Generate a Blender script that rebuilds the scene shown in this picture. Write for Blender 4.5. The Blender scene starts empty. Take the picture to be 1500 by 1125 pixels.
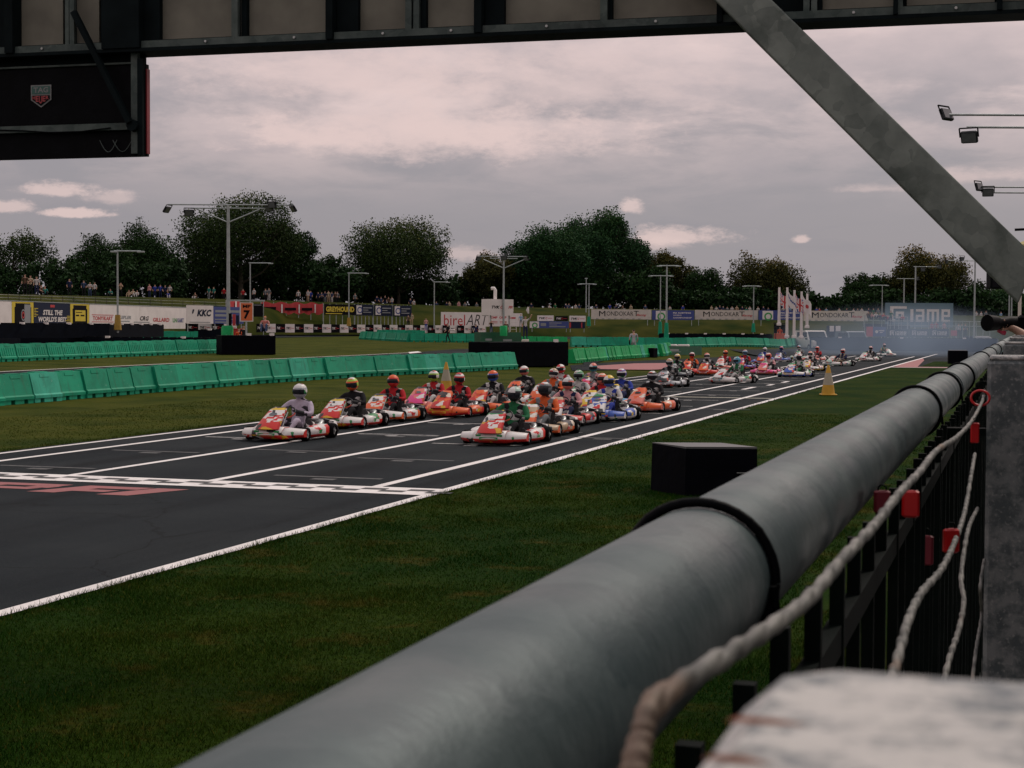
import bpy, bmesh, math, random
import numpy as np
from mathutils import Vector, Matrix
S = bpy.context.scene
C = S.collection
R = math.radians
random.seed(7)

# ------------------------------------------------------------------ camera
F = 2332.0; CX, CY = 750.0, 562.5; CAMZ = 2.1          # photo is 1500 x 1125
PITCH = math.atan((562.5-481.1)/F); ROLL = R(0.3); YAW = math.atan(743/F)
f0 = Vector((-math.sin(YAW), math.cos(YAW), 0)); r0 = Vector((math.cos(YAW), math.sin(YAW), 0))
FW = Vector((f0.x*math.cos(PITCH), f0.y*math.cos(PITCH), -math.sin(PITCH)))
U0 = Vector((f0.x*math.sin(PITCH), f0.y*math.sin(PITCH), math.cos(PITCH)))
RT = r0*math.cos(ROLL)+U0*math.sin(ROLL); UP = -r0*math.sin(ROLL)+U0*math.cos(ROLL)
cd = bpy.data.cameras.new('camera'); cam = bpy.data.objects.new('camera', cd); C.objects.link(cam)
cd.sensor_width = 36; cd.lens = F/1500*36; cd.clip_start = 0.02; cd.clip_end = 9000
cd.dof.use_dof = True; cd.dof.focus_distance = 38; cd.dof.aperture_fstop = 42
cam.matrix_world = Matrix(((RT.x, UP.x, -FW.x, 0), (RT.y, UP.y, -FW.y, 0), (RT.z, UP.z, -FW.z, CAMZ), (0, 0, 0, 1)))
S.camera = cam

# ------------------------------------------------------------------ sky and sun
SUN_EL, SUN_AZ = R(48), R(25)      # azimuth from +Y towards +X
wd = bpy.data.worlds.new('World'); S.world = wd; wd.use_nodes = True
nt = wd.node_tree; nt.nodes.clear()
def N(t, **k):
    n = nt.nodes.new(t)
    for a, b in k.items(): setattr(n, a, b)
    return n
def ln(a, b): nt.links.new(a, b)
def mth(op, a, b=None, c=None, clamp=False):
    n = N('ShaderNodeMath', operation=op, use_clamp=clamp)
    for i, v in enumerate((a, b, c)):
        if v is None: continue
        if isinstance(v, (int, float)): n.inputs[i].default_value = v
        else: ln(v, n.inputs[i])
    return n.outputs[0]
def sstep(a, lo, hi):
    n = N('ShaderNodeMapRange', interpolation_type='SMOOTHSTEP')
    ln(a, n.inputs['Value']); n.inputs['From Min'].default_value = lo; n.inputs['From Max'].default_value = hi
    return n.outputs[0]
def mixc(f, a, b):
    n = N('ShaderNodeMix', data_type='RGBA')
    for s, v in ((n.inputs[0], f), (n.inputs[6], a), (n.inputs[7], b)):
        if isinstance(v, (int, float)): s.default_value = v
        elif isinstance(v, tuple): s.default_value = (*v, 1)
        else: ln(v, s)
    return n.outputs[2]
sky = N('ShaderNodeTexSky', sky_type='NISHITA'); sky.sun_disc = False
sky.sun_elevation = SUN_EL; sky.sun_rotation = SUN_AZ; sky.dust_density = 2.5
skys = N('ShaderNodeVectorMath', operation='SCALE'); ln(sky.outputs[0], skys.inputs[0]); skys.inputs['Scale'].default_value = 0.09
tc = N('ShaderNodeTexCoord'); sp = N('ShaderNodeSeparateXYZ'); ln(tc.outputs['Generated'], sp.inputs[0])
gx, gy, gz = sp.outputs
az = mth('ARCTAN2', gx, gy); el = mth('ARCSINE', gz)
zz = mth('ADD', mth('MAXIMUM', gz, 0.0), 0.16)
cu = N('ShaderNodeCombineXYZ'); ln(mth('DIVIDE', gx, zz), cu.inputs[0]); ln(mth('DIVIDE', gy, zz), cu.inputs[1])
def noise(vec, scale, det=6, rough=.55, dist=0.0):
    n = N('ShaderNodeTexNoise'); ln(vec, n.inputs['Vector']); n.inputs['Scale'].default_value = scale
    n.inputs['Detail'].default_value = det; n.inputs['Roughness'].default_value = rough; n.inputs['Distortion'].default_value = dist
    return n.outputs[0]
n1 = noise(cu.outputs[0], 0.75, 8, .58, .3); n2 = noise(cu.outputs[0], 2.6, 8, .6, .4)
ae = N('ShaderNodeCombineXYZ'); ln(mth('MULTIPLY', az, 1.0), ae.inputs[0]); ln(mth('MULTIPLY', el, 2.2), ae.inputs[1])
n3 = noise(ae.outputs[0], 34, 8, .68); n4 = noise(ae.outputs[0], 7, 6, .6)
streak = sstep(mth('ADD', mth('MULTIPLY', n1, .62), mth('MULTIPLY', n2, .42)), .45, .63)
# high bright veil: clear grey near the horizon, pink and bright higher up
veil = sstep(mth('ADD', el, mth('MULTIPLY', mth('SUBTRACT', n4, .5), .12)), .09, .27)
base = mixc(veil, (.325, .300, .325), (.86, .67, .645))
base = mixc(mth('MULTIPLY', streak, sstep(el, .06, .16)), base, (.84, .655, .625))
dark = sstep(n2, .5, .72)
base = mixc(mth('MULTIPLY', dark, .34), base, (.27, .26, .30))
def puff(px, py, wpx, hpx, amt, soft=.6):
    global base
    a0 = math.atan((px-1493)/F*0.93); e0 = (483-py)/F*.985
    a0 = math.atan((px-CX)/F)-YAW
    wa, ha = wpx/F/2, hpx/F/2
    dx = mth('DIVIDE', mth('SUBTRACT', az, a0), wa)
    dy = mth('DIVIDE', mth('SUBTRACT', el, e0), ha)
    lower = mth('MULTIPLY', mth('MAXIMUM', mth('MULTIPLY', dy, -1.0), 0.0), 1.2)   # flatter undersides
    r = mth('SQRT', mth('ADD', mth('ADD', mth('MULTIPLY', dx, dx), mth('MULTIPLY', dy, dy)), mth('MULTIPLY', lower, lower)))
    r = mth('ADD', r, mth('MULTIPLY', mth('SUBTRACT', n3, .5), 3.2))
    m = mth('SUBTRACT', 1.0, sstep(r, 1-soft, 1.0+soft*.4))
    base = mixc(mth('MULTIPLY', m, amt), base, (.78, .60, .57))
for a in ((640, 205, 560, 90, .75, .85), (470, 205, 240, 40, .6, .7), (500, 120, 520, 90, .6, .9), (700, 205, 160, 40, .7, .7), (800, 130, 520, 150, .45, .95), (85, 292, 110, 26, .75, .6), (160, 300, 90, 22, .5, .7), (110, 323, 105, 17, .85, .5), (22, 316, 70, 26, .7, .6),
          (918, 303, 46, 28, .75, .6), (1000, 348, 165, 32, .75, .6), (960, 358, 120, 22, .5, .7), (1172, 352, 26, 15, .7, .6), (1440, 265, 200, 24, .5, .9), (700, 375, 130, 26, .5, .8), (1280, 280, 160, 14, .4, .9), (650, 195, 110, 46, .6, .7)):
    puff(*a)
base = mixc(mth('MULTIPLY', sstep(el, .45, .9), .75), base, (.66, .71, .76))
fin = mixc(.93, skys.outputs[0], base)
# below the horizon the world goes on as dull ground
fin = mixc(sstep(gz, -.08, -.02), (.02, .025, .015), fin)
bg = N('ShaderNodeBackground'); bg.inputs['Strength'].default_value = 1.0; ln(fin, bg.inputs[0])
wo = N('ShaderNodeOutputWorld'); ln(bg.outputs[0], wo.inputs[0])

sl = bpy.data.lights.new('sun', 'SUN'); sl.energy = 1.6; sl.angle = R(10); sl.color = (1, .9, .8)
so = bpy.data.objects.new('sun', sl); C.objects.link(so)
sd = Vector((math.sin(SUN_AZ)*math.cos(SUN_EL), math.cos(SUN_AZ)*math.cos(SUN_EL), math.sin(SUN_EL)))
so.rotation_euler = sd.to_track_quat('Z', 'Y').to_euler()
vs = S.view_settings; vs.view_transform = 'Standard'; vs.look = 'None'; vs.exposure = 0.0; vs.gamma = 1; vs.use_curve_mapping = False
S.render.engine = 'CYCLES'
S.cycles.max_bounces = 6; S.cycles.transparent_max_bounces = 8; S.cycles.volume_bounces = 0

# ------------------------------------------------------------------ placement maths
def ray(px, py): return FW + RT*((px-CX)/F) + UP*((CY-py)/F)
def P(px, py, d): return Vector((0, 0, CAMZ)) + ray(px, py)*d
def PY(px, py, Y):
    r = ray(px, py); return Vector((0, 0, CAMZ)) + r*(Y/r.y)
def gh(x, y):
    l = .0171*(-x)+.0079*y-.72
    if l <= 0: return 0.0
    k = min(1, max(0, (-x-17)/8)); k = k*k*(3-2*k)
    return 1.3*(1-math.exp(-l/1.3))*k
def G(px, py, h=0.0):
    r = ray(px, py); z = 0.0
    for _ in range(60):
        d = (z+h-CAMZ)/r.z; x, y = r.x*d, r.y*d; z = .5*z+.5*gh(x, y)
    return Vector((x, y, z))
def depth(p): return (Vector(p)-Vector((0, 0, CAMZ))).dot(FW)
def interp(t, xs):
    if t <= xs[0][0]: return xs[0][1]
    for (a, b), (c, d) in zip(xs, xs[1:]):
        if t <= c: return b+(d-b)*(t-a)/(c-a)
    return xs[-1][1]

# ------------------------------------------------------------------ materials
MC = {}
def mat(name, col, rough=.7, metal=0.0, var=.15, scale=6.0, bump=0.0, bscale=40.0, col2=None, spec=.5, det=5, coord='Object', alpha=None):
    if name in MC: return MC[name]
    m = bpy.data.materials.new(name); m.use_nodes = True; t = m.node_tree; b = t.nodes['Principled BSDF']
    tcn = t.nodes.new('ShaderNodeTexCoord')
    nz = t.nodes.new('ShaderNodeTexNoise'); nz.inputs['Scale'].default_value = scale; nz.inputs['Detail'].default_value = det
    t.links.new(tcn.outputs[coord], nz.inputs['Vector'])
    rp = t.nodes.new('ShaderNodeMapRange'); rp.inputs['From Min'].default_value = .3; rp.inputs['From Max'].default_value = .7
    t.links.new(nz.outputs[0], rp.inputs['Value'])
    mx = t.nodes.new('ShaderNodeMix'); mx.data_type = 'RGBA'
    a = tuple(c*(1-var) for c in col); bb = col2 if col2 else tuple(min(1, c*(1+var)) for c in col)
    mx.inputs[6].default_value = (*a, 1); mx.inputs[7].default_value = (*bb, 1)
    t.links.new(rp.outputs[0], mx.inputs[0]); t.links.new(mx.outputs[2], b.inputs['Base Color'])
    b.inputs['Roughness'].default_value = rough; b.inputs['Metallic'].default_value = metal
    b.inputs['Specular IOR Level'].default_value = spec if max(col) > .06 else (min(spec, .2) if max(col) > .012 else .05)
    if bump:
        n2 = t.nodes.new('ShaderNodeTexNoise'); n2.inputs['Scale'].default_value = bscale; n2.inputs['Detail'].default_value = 4
        t.links.new(tcn.outputs[coord], n2.inputs['Vector'])
        bp = t.nodes.new('ShaderNodeBump'); bp.inputs['Strength'].default_value = bump; bp.inputs['Distance'].default_value = .02
        t.links.new(n2.outputs[0], bp.inputs['Height']); t.links.new(bp.outputs[0], b.inputs['Normal'])
    MC[name] = m; return m
def ink(name, col): return mat(name, col, .6, var=.06, scale=3)

def nodes_mat(name, build):
    m = bpy.data.materials.new(name); m.use_nodes = True; t = m.node_tree; b = t.nodes['Principled BSDF']
    def nd(ty, **k):
        n = t.nodes.new(ty)
        for a, v in k.items():
            if a in n.inputs: n.inputs[a].default_value = v
            else: setattr(n, a, v)
        return n
    def nzz(vec, sc, det=5, rough=.55):
        n = nd('ShaderNodeTexNoise'); n.inputs['Scale'].default_value = sc; n.inputs['Detail'].default_value = det; n.inputs['Roughness'].default_value = rough
        t.links.new(vec, n.inputs['Vector']); return n.outputs[0]
    def ss(v, lo, hi, o0=0, o1=1):
        n = nd('ShaderNodeMapRange'); n.interpolation_type = 'SMOOTHSTEP'; t.links.new(v, n.inputs['Value'])
        for k_, x_ in zip(('From Min', 'From Max', 'To Min', 'To Max'), (lo, hi, o0, o1)): n.inputs[k_].default_value = x_
        return n.outputs[0]
    def mx(f, a, c):
        n = nd('ShaderNodeMix'); n.data_type = 'RGBA'
        for s_, v in ((n.inputs[0], f), (n.inputs[6], a), (n.inputs[7], c)):
            if isinstance(v, (int, float)): s_.default_value = v
            elif isinstance(v, tuple): s_.default_value = (*v, 1)
            else: t.links.new(v, s_)
        return n.outputs[2]
    build(t, b, nd, nzz, ss, mx); MC[name] = m; return m

def b_ground(t, b, nd, nz, ss, mx):
    tc_ = nd('ShaderNodeTexCoord'); v = tc_.outputs['Object']
    c = mx(ss(nz(v, .35, 6), .38, .62), (.006, .025, .0008), (.020, .038, .0020))
    c = mx(ss(nz(v, 1.3, 7, .7), .52, .74, 0, .7), c, (.085, .055, .010))
    sx_ = nd('ShaderNodeSeparateXYZ'); t.links.new(v, sx_.inputs[0]); dry_graze = ss(sx_.outputs[0], -14, -18)  # drier infield; its grazing-view brightness is also put into this tint
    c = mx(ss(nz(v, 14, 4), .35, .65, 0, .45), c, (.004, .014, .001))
    d2 = nd('ShaderNodeMath'); d2.operation = 'MULTIPLY'; t.links.new(dry_graze, d2.inputs[0]); t.links.new(ss(nz(v, .5, 6), .3, .65, .25, .8), d2.inputs[1]); c = mx(d2.outputs[0], c, (.064, .068, .010))
    t.links.new(c, b.inputs['Base Color']); b.inputs['Roughness'].default_value = .95; b.inputs['Specular IOR Level'].default_value = .03
    bp = nd('ShaderNodeBump'); bp.inputs['Strength'].default_value = .7; bp.inputs['Distance'].default_value = .05
    t.links.new(nz(v, 18, 4), bp.inputs['Height']); t.links.new(bp.outputs[0], b.inputs['Normal'])
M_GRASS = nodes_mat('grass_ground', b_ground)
def b_blade(t, b, nd, nz, ss, mx):
    tc_ = nd('ShaderNodeTexCoord'); v = tc_.outputs['Object']
    at = nd('ShaderNodeAttribute'); at.attribute_name = 'tint'
    c = mx(ss(nz(v, .35, 6), .38, .62), (.007, .033, .0008), (.022, .046, .0018))
    c = mx(ss(nz(v, 1.3, 7, .7), .52, .74, 0, .7), c, (.10, .066, .012))
    sx_ = nd('ShaderNodeSeparateXYZ'); t.links.new(v, sx_.inputs[0]); c = mx(ss(sx_.outputs[0], -14, -18, 0, .45), c, (.066, .078, .010))  # straw-olive infield blades, also coloured lighter for the grazing view
    c = mx(at.outputs['Fac'], c, (.10, .09, .012))
    t.links.new(c, b.inputs['Base Color']); b.inputs['Roughness'].default_value = .85; b.inputs['Specular IOR Level'].default_value = .05
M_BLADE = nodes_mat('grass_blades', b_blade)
def b_asph(t, b, nd, nz, ss, mx):
    tc_ = nd('ShaderNodeTexCoord'); v = tc_.outputs['Object']
    mp = nd('ShaderNodeMapping'); mp.inputs['Scale'].default_value = (1.0, .07, 1); t.links.new(v, mp.inputs[0])
    c = mx(ss(nz(v, .25, 5), .3, .7), (.0105, .0150, .0185), (.0215, .0265, .029))
    c = mx(ss(nz(mp.outputs[0], 1.1, 5), .45, .75, 0, .8), c, (.005, .007, .009))
    vo = nd('ShaderNodeTexVoronoi'); vo.feature = 'DISTANCE_TO_EDGE'; vo.inputs['Scale'].default_value = .22
    av = nd('ShaderNodeVectorMath'); av.operation = 'ADD'; nn = nd('ShaderNodeTexNoise'); nn.inputs['Scale'].default_value = .9; nn.inputs['Detail'].default_value = 6; t.links.new(v, nn.inputs['Vector']); t.links.new(v, av.inputs[0]); t.links.new(nn.outputs[1], av.inputs[1]); t.links.new(av.outputs[0], vo.inputs['Vector'])
    c = mx(ss(vo.outputs['Distance'], .0015, .006, .55, 0), c, (.004, .005, .006))
    c = mx(ss(nz(v, 95, 2), .5, .72, 0, .55), c, (.038, .042, .043))
    c = mx(ss(nz(v, 60, 2), .2, .45, .5, 0), c, (.005, .006, .006))
    t.links.new(c, b.inputs['Base Color']); b.inputs['Roughness'].default_value = .9; b.inputs['Specular IOR Level'].default_value = .06
    bp = nd('ShaderNodeBump'); bp.inputs['Strength'].default_value = .5; bp.inputs['Distance'].default_value = .01
    t.links.new(nz(v, 120, 3), bp.inputs['Height']); t.links.new(bp.outputs[0], b.inputs['Normal'])
M_ASPH = nodes_mat('asphalt', b_asph)
def worn(name, col, under=(.016, .02, .022), lo=.28, hi=.42, fac=1.0):
    def bb(t, b, nd, nz, ss, mx):
        tc_ = nd('ShaderNodeTexCoord'); v = tc_.outputs['Object']
        c = mx(ss(nz(v, 9, 8, .7), lo, hi), under, col)
        c = mx(ss(nz(v, 1.3, 4), .4, .7, 0, .22), c, tuple(x*.5 for x in col))
        t.links.new(c, b.inputs['Base Color']); b.inputs['Roughness'].default_value = .65
        bp = nd('ShaderNodeBump'); bp.inputs['Strength'].default_value = .3; bp.inputs['Distance'].default_value = .01
        t.links.new(nz(v, 120, 3), bp.inputs['Height']); t.links.new(bp.outputs[0], b.inputs['Normal'])
    return nodes_mat(name, bb)
M_LINE = worn('white_road_paint', (.74, .70, .68))
M_GRIDP = worn('grid_box_paint', (.36, .35, .34), lo=.3, hi=.55)
M_FADED = worn('faded_road_paint', (.07, .073, .073), lo=.35, hi=.62)
M_YEL = worn('cream_road_paint', (.42, .40, .32), lo=.3, hi=.5)
M_REDP = worn('red_road_paint', (.27, .075, .075), lo=.25, hi=.4)
M_BLKP = worn('black_road_paint', (.03, .034, .034), under=(.3, .3, .3), lo=.2, hi=.3)
def galv(name, a=(.30, .32, .32), c2=(.46, .48, .47), sc=22, rough=.42, metal=.75, dirt=(.10, .11, .10), damt=.35):
    def bb(t, b, nd, nz, ss, mx):
        tc_ = nd('ShaderNodeTexCoord'); v = tc_.outputs['Object']
        vo = nd('ShaderNodeTexVoronoi'); vo.inputs['Scale'].default_value = sc; vo.inputs['Randomness'].default_value = 1
        ad = nd('ShaderNodeVectorMath'); ad.operation = 'ADD'
        nn = nd('ShaderNodeTexNoise'); nn.inputs['Scale'].default_value = sc*.8; t.links.new(v, nn.inputs['Vector'])
        sc_ = nd('ShaderNodeVectorMath'); sc_.operation = 'SCALE'; sc_.inputs['Scale'].default_value = .09; t.links.new(nn.outputs[1], sc_.inputs[0])
        t.links.new(v, ad.inputs[0]); t.links.new(sc_.outputs[0], ad.inputs[1]); t.links.new(ad.outputs[0], vo.inputs['Vector'])
        sx = nd('ShaderNodeSeparateColor'); t.links.new(vo.outputs['Color'], sx.inputs[0])
        f = nd('ShaderNodeMath'); f.operation = 'ADD'; f.use_clamp = True
        h = nd('ShaderNodeMath'); h.operation = 'MULTIPLY'; h.inputs[1].default_value = .45; t.links.new(sx.outputs[0], h.inputs[0])
        t.links.new(h.outputs[0], f.inputs[0]); t.links.new(ss(nz(v, sc*.35, 6), .3, .7, 0, .55), f.inputs[1])
        c = mx(f.outputs[0], a, c2)
        c = mx(ss(nz(v, sc*.16, 7, .65), .5, .72, 0, damt), c, dirt)
        t.links.new(c, b.inputs['Base Color']); b.inputs['Metallic'].default_value = metal
        t.links.new(ss(nz(v, sc*.6, 5), .3, .7, rough-.08, rough+.16), b.inputs['Roughness'])
        bp = nd('ShaderNodeBump'); bp.inputs['Strength'].default_value = .12; bp.inputs['Distance'].default_value = .005
        t.links.new(nz(v, sc*5, 4), bp.inputs['Height']); t.links.new(bp.outputs[0], b.inputs['Normal'])
    return nodes_mat(name, bb)
M_GALV = galv('galvanised_steel')
M_GALVB = galv('spangled_galvanised_beam', (.085, .105, .095), (.22, .25, .225), 9.0, .62, .15, (.04, .055, .045), .75)
M_RAIL = galv('galvanised_rail', (.040, .068, .075), (.105, .14, .142), 20, .42, .3, (.22, .25, .25), .4)
M_GALVD = galv('dull_galvanised_frame', (.028, .045, .042), (.085, .11, .10), 14, .75, .1, (.01, .016, .016), .7)
def b_conc(t, b, nd, nz, ss, mx):
    tc_ = nd('ShaderNodeTexCoord'); v = tc_.outputs['Object']
    c = mx(ss(nz(v, 62, 9, .75), .42, .58), (.20, .215, .225), (.60, .57, .54))
    c = mx(ss(nz(v, 55, 4), .56, .68, 0, .7), c, (.14, .13, .12))
    c = mx(ss(nz(v, 20, 6, .7), .55, .75, 0, .5), c, (.20, .17, .12))
    t.links.new(c, b.inputs['Base Color']); b.inputs['Roughness'].default_value = .85
    bp = nd('ShaderNodeBump'); bp.inputs['Strength'].default_value = .5; bp.inputs['Distance'].default_value = .004
    t.links.new(nz(v, 90, 5), bp.inputs['Height']); t.links.new(bp.outputs[0], b.inputs['Normal'])
M_POST = nodes_mat('weathered_post', b_conc)
def b_post2(t, b, nd, nz, ss, mx):
    tc_ = nd('ShaderNodeTexCoord'); v = tc_.outputs['Object']
    c = mx(ss(nz(v, 30, 8, .7), .40, .62), (.07, .085, .09), (.19, .20, .20))
    c = mx(ss(nz(v, 160, 3), .55, .7, 0, .6), c, (.30, .30, .29))
    t.links.new(c, b.inputs['Base Color']); b.inputs['Roughness'].default_value = .75; b.inputs['Metallic'].default_value = .1
M_POST2 = nodes_mat('pitted_zinc_post', b_post2)
M_RUST = mat('rust_streak', (.22, .07, .03), .9, var=.4, scale=60)
M_BLK = mat('black_plastic', (.0025, .003, .004), .55, var=.3, scale=8, bump=.15, bscale=30)
M_CLOTH = mat('black_cover_sheet', (.0014, .0017, .0035), .75, var=.35, scale=4, bump=.5, bscale=7)
M_RUB = mat('tyre_rubber', (.005, .0055, .006), .8, var=.3, scale=30)
def b_barrier(base, hi):
    def bb(t, b, nd, nz, ss, mx):
        tc_ = nd('ShaderNodeTexCoord'); v = tc_.outputs['Object']; oi = nd('ShaderNodeObjectInfo'); sx = nd('ShaderNodeSeparateXYZ'); t.links.new(v, sx.inputs[0])
        av = nd('ShaderNodeVectorMath'); av.operation = 'ADD'; sc = nd('ShaderNodeVectorMath'); sc.operation = 'SCALE'; sc.inputs['Scale'].default_value = 37; t.links.new(oi.outputs['Random'], sc.inputs[0]); t.links.new(v, av.inputs[0]); t.links.new(sc.outputs[0], av.inputs[1]); w = av.outputs[0]
        mp = nd('ShaderNodeMapping'); mp.inputs['Scale'].default_value = (3, 9, 1.0); t.links.new(w, mp.inputs[0])
        c = mx(oi.outputs['Random'], base, hi); c = mx(ss(nz(w, 2.2, 7, .65), .4, .7, 0, .45), c, tuple(x*.5 for x in base))
        c = mx(ss(nz(mp.outputs[0], 1.0, 6), .52, .72, 0, .45), c, (.03, .09, .05))
        c = mx(ss(nz(w, 5, 7, .75), .60, .72, 0, .6), c, (.20, .42, .32))
        t.links.new(c, b.inputs['Base Color']); b.inputs['Roughness'].default_value = .6; b.inputs['Specular IOR Level'].default_value = .22
    return bb
M_GREEN = nodes_mat('green_barrier_plastic', b_barrier((.002, .22, .12), (.004, .30, .165))); M_GREEN2 = nodes_mat('bright_green_barrier_plastic', b_barrier((.003, .27, .075), (.004, .34, .10)))
M_DGREEN = mat('dark_green_sheet', (.003, .07, .03), .55, var=.25, scale=2)
M_WHITE = mat('white_board', (.66, .61, .59), .55, var=.07, scale=1.2)
M_GREY = mat('grey_light_pole', (.30, .33, .33), .5, .3, var=.15, scale=4)
M_BELT = mat('black_conveyor_belt', (.0025, .004, .008), .6, var=.3, scale=1.5)
M_YELB = ink('yellow_print', (.55, .42, .03)); M_NAVY = ink('navy_print', (.006, .012, .035)); M_BLUE = ink('blue_print', (.03, .05, .20))
M_RED = ink('red_print', (.42, .03, .035)); M_INK = ink('black_print', (.006, .006, .008)); M_WPR = ink('white_print', (.62, .58, .56))
M_GRYP = ink('grey_print', (.22, .23, .24)); M_GRNP = ink('green_print', (.03, .25, .06)); M_ORG = ink('orange_print', (.55, .12, .03))
M_CREAM = mat('cream_banner_fabric', (.50, .46, .40), .8, var=.1, scale=2)
M_PANEL = mat('stained_panel_board', (.15, .145, .115), .8, var=.22, scale=3.5, det=8)
M_TRUNK = mat('bark', (.05, .045, .035), .9, var=.3, scale=5)

# ------------------------------------------------------------------ mesh helpers
class MB:
    def __init__(s): s.v = []; s.f = []; s.m = []; s.s = []; s.cm = 0; s.sm = False
    def add(s, vs, fs, mi=None, sm=None):
        o = len(s.v); s.v += [tuple(p) for p in vs]
        for f in fs: s.f.append(tuple(i+o for i in f)); s.m.append(s.cm if mi is None else mi); s.s.append(s.sm if sm is None else sm)
        return s
    def box(s, c, size, rot=None, mi=None):
        hx, hy, hz = (a/2 for a in size); c = Vector(c)
        vs = [Vector((x*hx, y*hy, z*hz)) for x in (-1, 1) for y in (-1, 1) for z in (-1, 1)]
        if rot is not None: vs = [rot @ p for p in vs]
        return s.add([c+p for p in vs], [(0, 1, 3, 2), (4, 6, 7, 5), (0, 4, 5, 1), (2, 3, 7, 6), (0, 2, 6, 4), (1, 5, 7, 3)], mi, False)
    def bar(s, a, b, w, h, mi=None, upv=(0, 0, 1)):
        a, b = Vector(a), Vector(b); d = (b-a); L = d.length; d.normalize(); u = Vector(upv)
        x = d.cross(u)
        if x.length < 1e-4: x = d.cross(Vector((0, 1, 0)))
        x.normalize(); z = x.cross(d)
        rot = Matrix((x, d, z)).transposed()
        return s.box((a+b)/2, (w, L, h), rot, mi)
    def bbox(s, c, size, bev=.02, mi=None, rot=None):     # box with chamfered edges
        hx, hy, hz = (a/2 for a in size); c = Vector(c); b = bev; vs = []
        def ring(z, ix, iy):
            return [(ix-b, -iy, z), (ix, -iy+b, z), (ix, iy-b, z), (ix-b, iy, z), (-ix+b, iy, z), (-ix, iy-b, z), (-ix, -iy+b, z), (-ix+b, -iy, z)]
        rs = [ring(-hz, hx-b, hy-b), ring(-hz+b, hx, hy), ring(hz-b, hx, hy), ring(hz, hx-b, hy-b)]
        for r_ in rs: vs += [Vector(p) for p in r_]
        if rot is not None: vs = [rot @ p for p in vs]
        vs = [c+p for p in vs]; fs = [tuple(range(7, -1, -1)), tuple(range(24, 32))]
        for k in range(3):
            for i in range(8): fs.append((k*8+i, k*8+(i+1) % 8, k*8+8+(i+1) % 8, k*8+8+i))
        return s.add(vs, fs, mi, False)
    def tube(s, pts, r, n=8, mi=None, caps=True):
        pts = [Vector(p) for p in pts]; rs = r if isinstance(r, (list, tuple)) else [r]*len(pts)
        vs = []; prev = None
        for i, p in enumerate(pts):
            d = (pts[min(i+1, len(pts)-1)]-pts[max(i-1, 0)]).normalized()
            if prev is None:
                x = d.orthogonal().normalized()
            else:
                x = (prev-d*prev.dot(d)).normalized()
            prev = x; y = d.cross(x)
            for k in range(n):
                a = 2*math.pi*k/n; vs.append(p+(x*math.cos(a)+y*math.sin(a))*rs[i])
        fs = []
        for i in range(len(pts)-1):
            for k in range(n): fs.append((i*n+k, i*n+(k+1) % n, (i+1)*n+(k+1) % n, (i+1)*n+k))
        s.add(vs, fs, mi, True)
        if caps:
            s.add(vs[:n], [tuple(range(n-1, -1, -1))], mi, False); s.add(vs[-n:], [tuple(range(n))], mi, False)
        return s
    def prism(s, poly, a, b, mi=None):           # poly of 3D points extruded by vector b-a
        n = len(poly); d = Vector(b)-Vector(a); vs = [Vector(p)+Vector(a) for p in poly]+[Vector(p)+Vector(a)+d for p in poly]
        fs = [tuple(range(n-1, -1, -1)), tuple(range(n, 2*n))]+[(i, (i+1) % n, n+(i+1) % n, n+i) for i in range(n)]
        return s.add(vs, fs, mi, False)
    def loft(s, rings, mi=None, sm=True, closed=True, caps=True, kmi=None):
        n = len(rings[0]);
        if kmi:
            for i in range(len(rings)-1):
                for k in range(n): s.add([rings[i][k], rings[i][(k+1) % n], rings[i+1][(k+1) % n], rings[i+1][k]], [(0, 1, 2, 3)], kmi[k], sm)
            s.add(rings[0], [tuple(range(n-1, -1, -1))], kmi[0], False); s.add(rings[-1], [tuple(range(n))], kmi[0], False); return s
        vs = [p for r_ in rings for p in r_]; fs = []
        for i in range(len(rings)-1):
            for k in range(n if closed else n-1): fs.append((i*n+k, i*n+(k+1) % n, (i+1)*n+(k+1) % n, (i+1)*n+k))
        s.add(vs, fs, mi, sm)
        if caps and closed: s.add(rings[0], [tuple(range(n-1, -1, -1))], mi, False); s.add(rings[-1], [tuple(range(n))], mi, False)
        return s
    def quad(s, a, b, c, d, mi=None): return s.add([a, b, c, d], [(0, 1, 2, 3)], mi, False)
    def sphere(s, c, r, mi=None, nu=10, nv=7):
        c = Vector(c); r = Vector(r) if not isinstance(r, (int, float)) else Vector((r, r, r)); rings = []
        for j in range(1, nv):
            t = math.pi*j/nv; rings.append([c+Vector((r.x*math.sin(t)*math.cos(2*math.pi*i/nu), r.y*math.sin(t)*math.sin(2*math.pi*i/nu), r.z*math.cos(t))) for i in range(nu)])
        vs = [c+Vector((0, 0, r.z))]+[p for q in rings for p in q]+[c-Vector((0, 0, r.z))]; fs = []
        for i in range(nu): fs.append((0, 1+i, 1+(i+1) % nu))
        for j in range(nv-2):
            for i in range(nu): fs.append((1+j*nu+i, 1+(j+1)*nu+i, 1+(j+1)*nu+(i+1) % nu, 1+j*nu+(i+1) % nu))
        L = len(vs)-1; b0 = 1+(nv-2)*nu
        for i in range(nu): fs.append((L, b0+(i+1) % nu, b0+i))
        return s.add(vs, fs, mi, True)
    def mesh(s, name, mats):
        me = bpy.data.meshes.new(name); me.from_pydata(s.v, [], s.f)
        for m in (mats if isinstance(mats, (list, tuple)) else [mats]): me.materials.append(m)
        me.polygons.foreach_set('material_index', s.m); me.polygons.foreach_set('use_smooth', s.s)
        me.update(); return me
    def build(s, name, mats, parent=None, loc=None, rz=0):
        o = bpy.data.objects.new(name, s.mesh(name, mats)); C.objects.link(o)
        if parent: o.parent = parent
        if loc is not None: o.location = loc
        if rz: o.rotation_euler.z = rz
        return o
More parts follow.
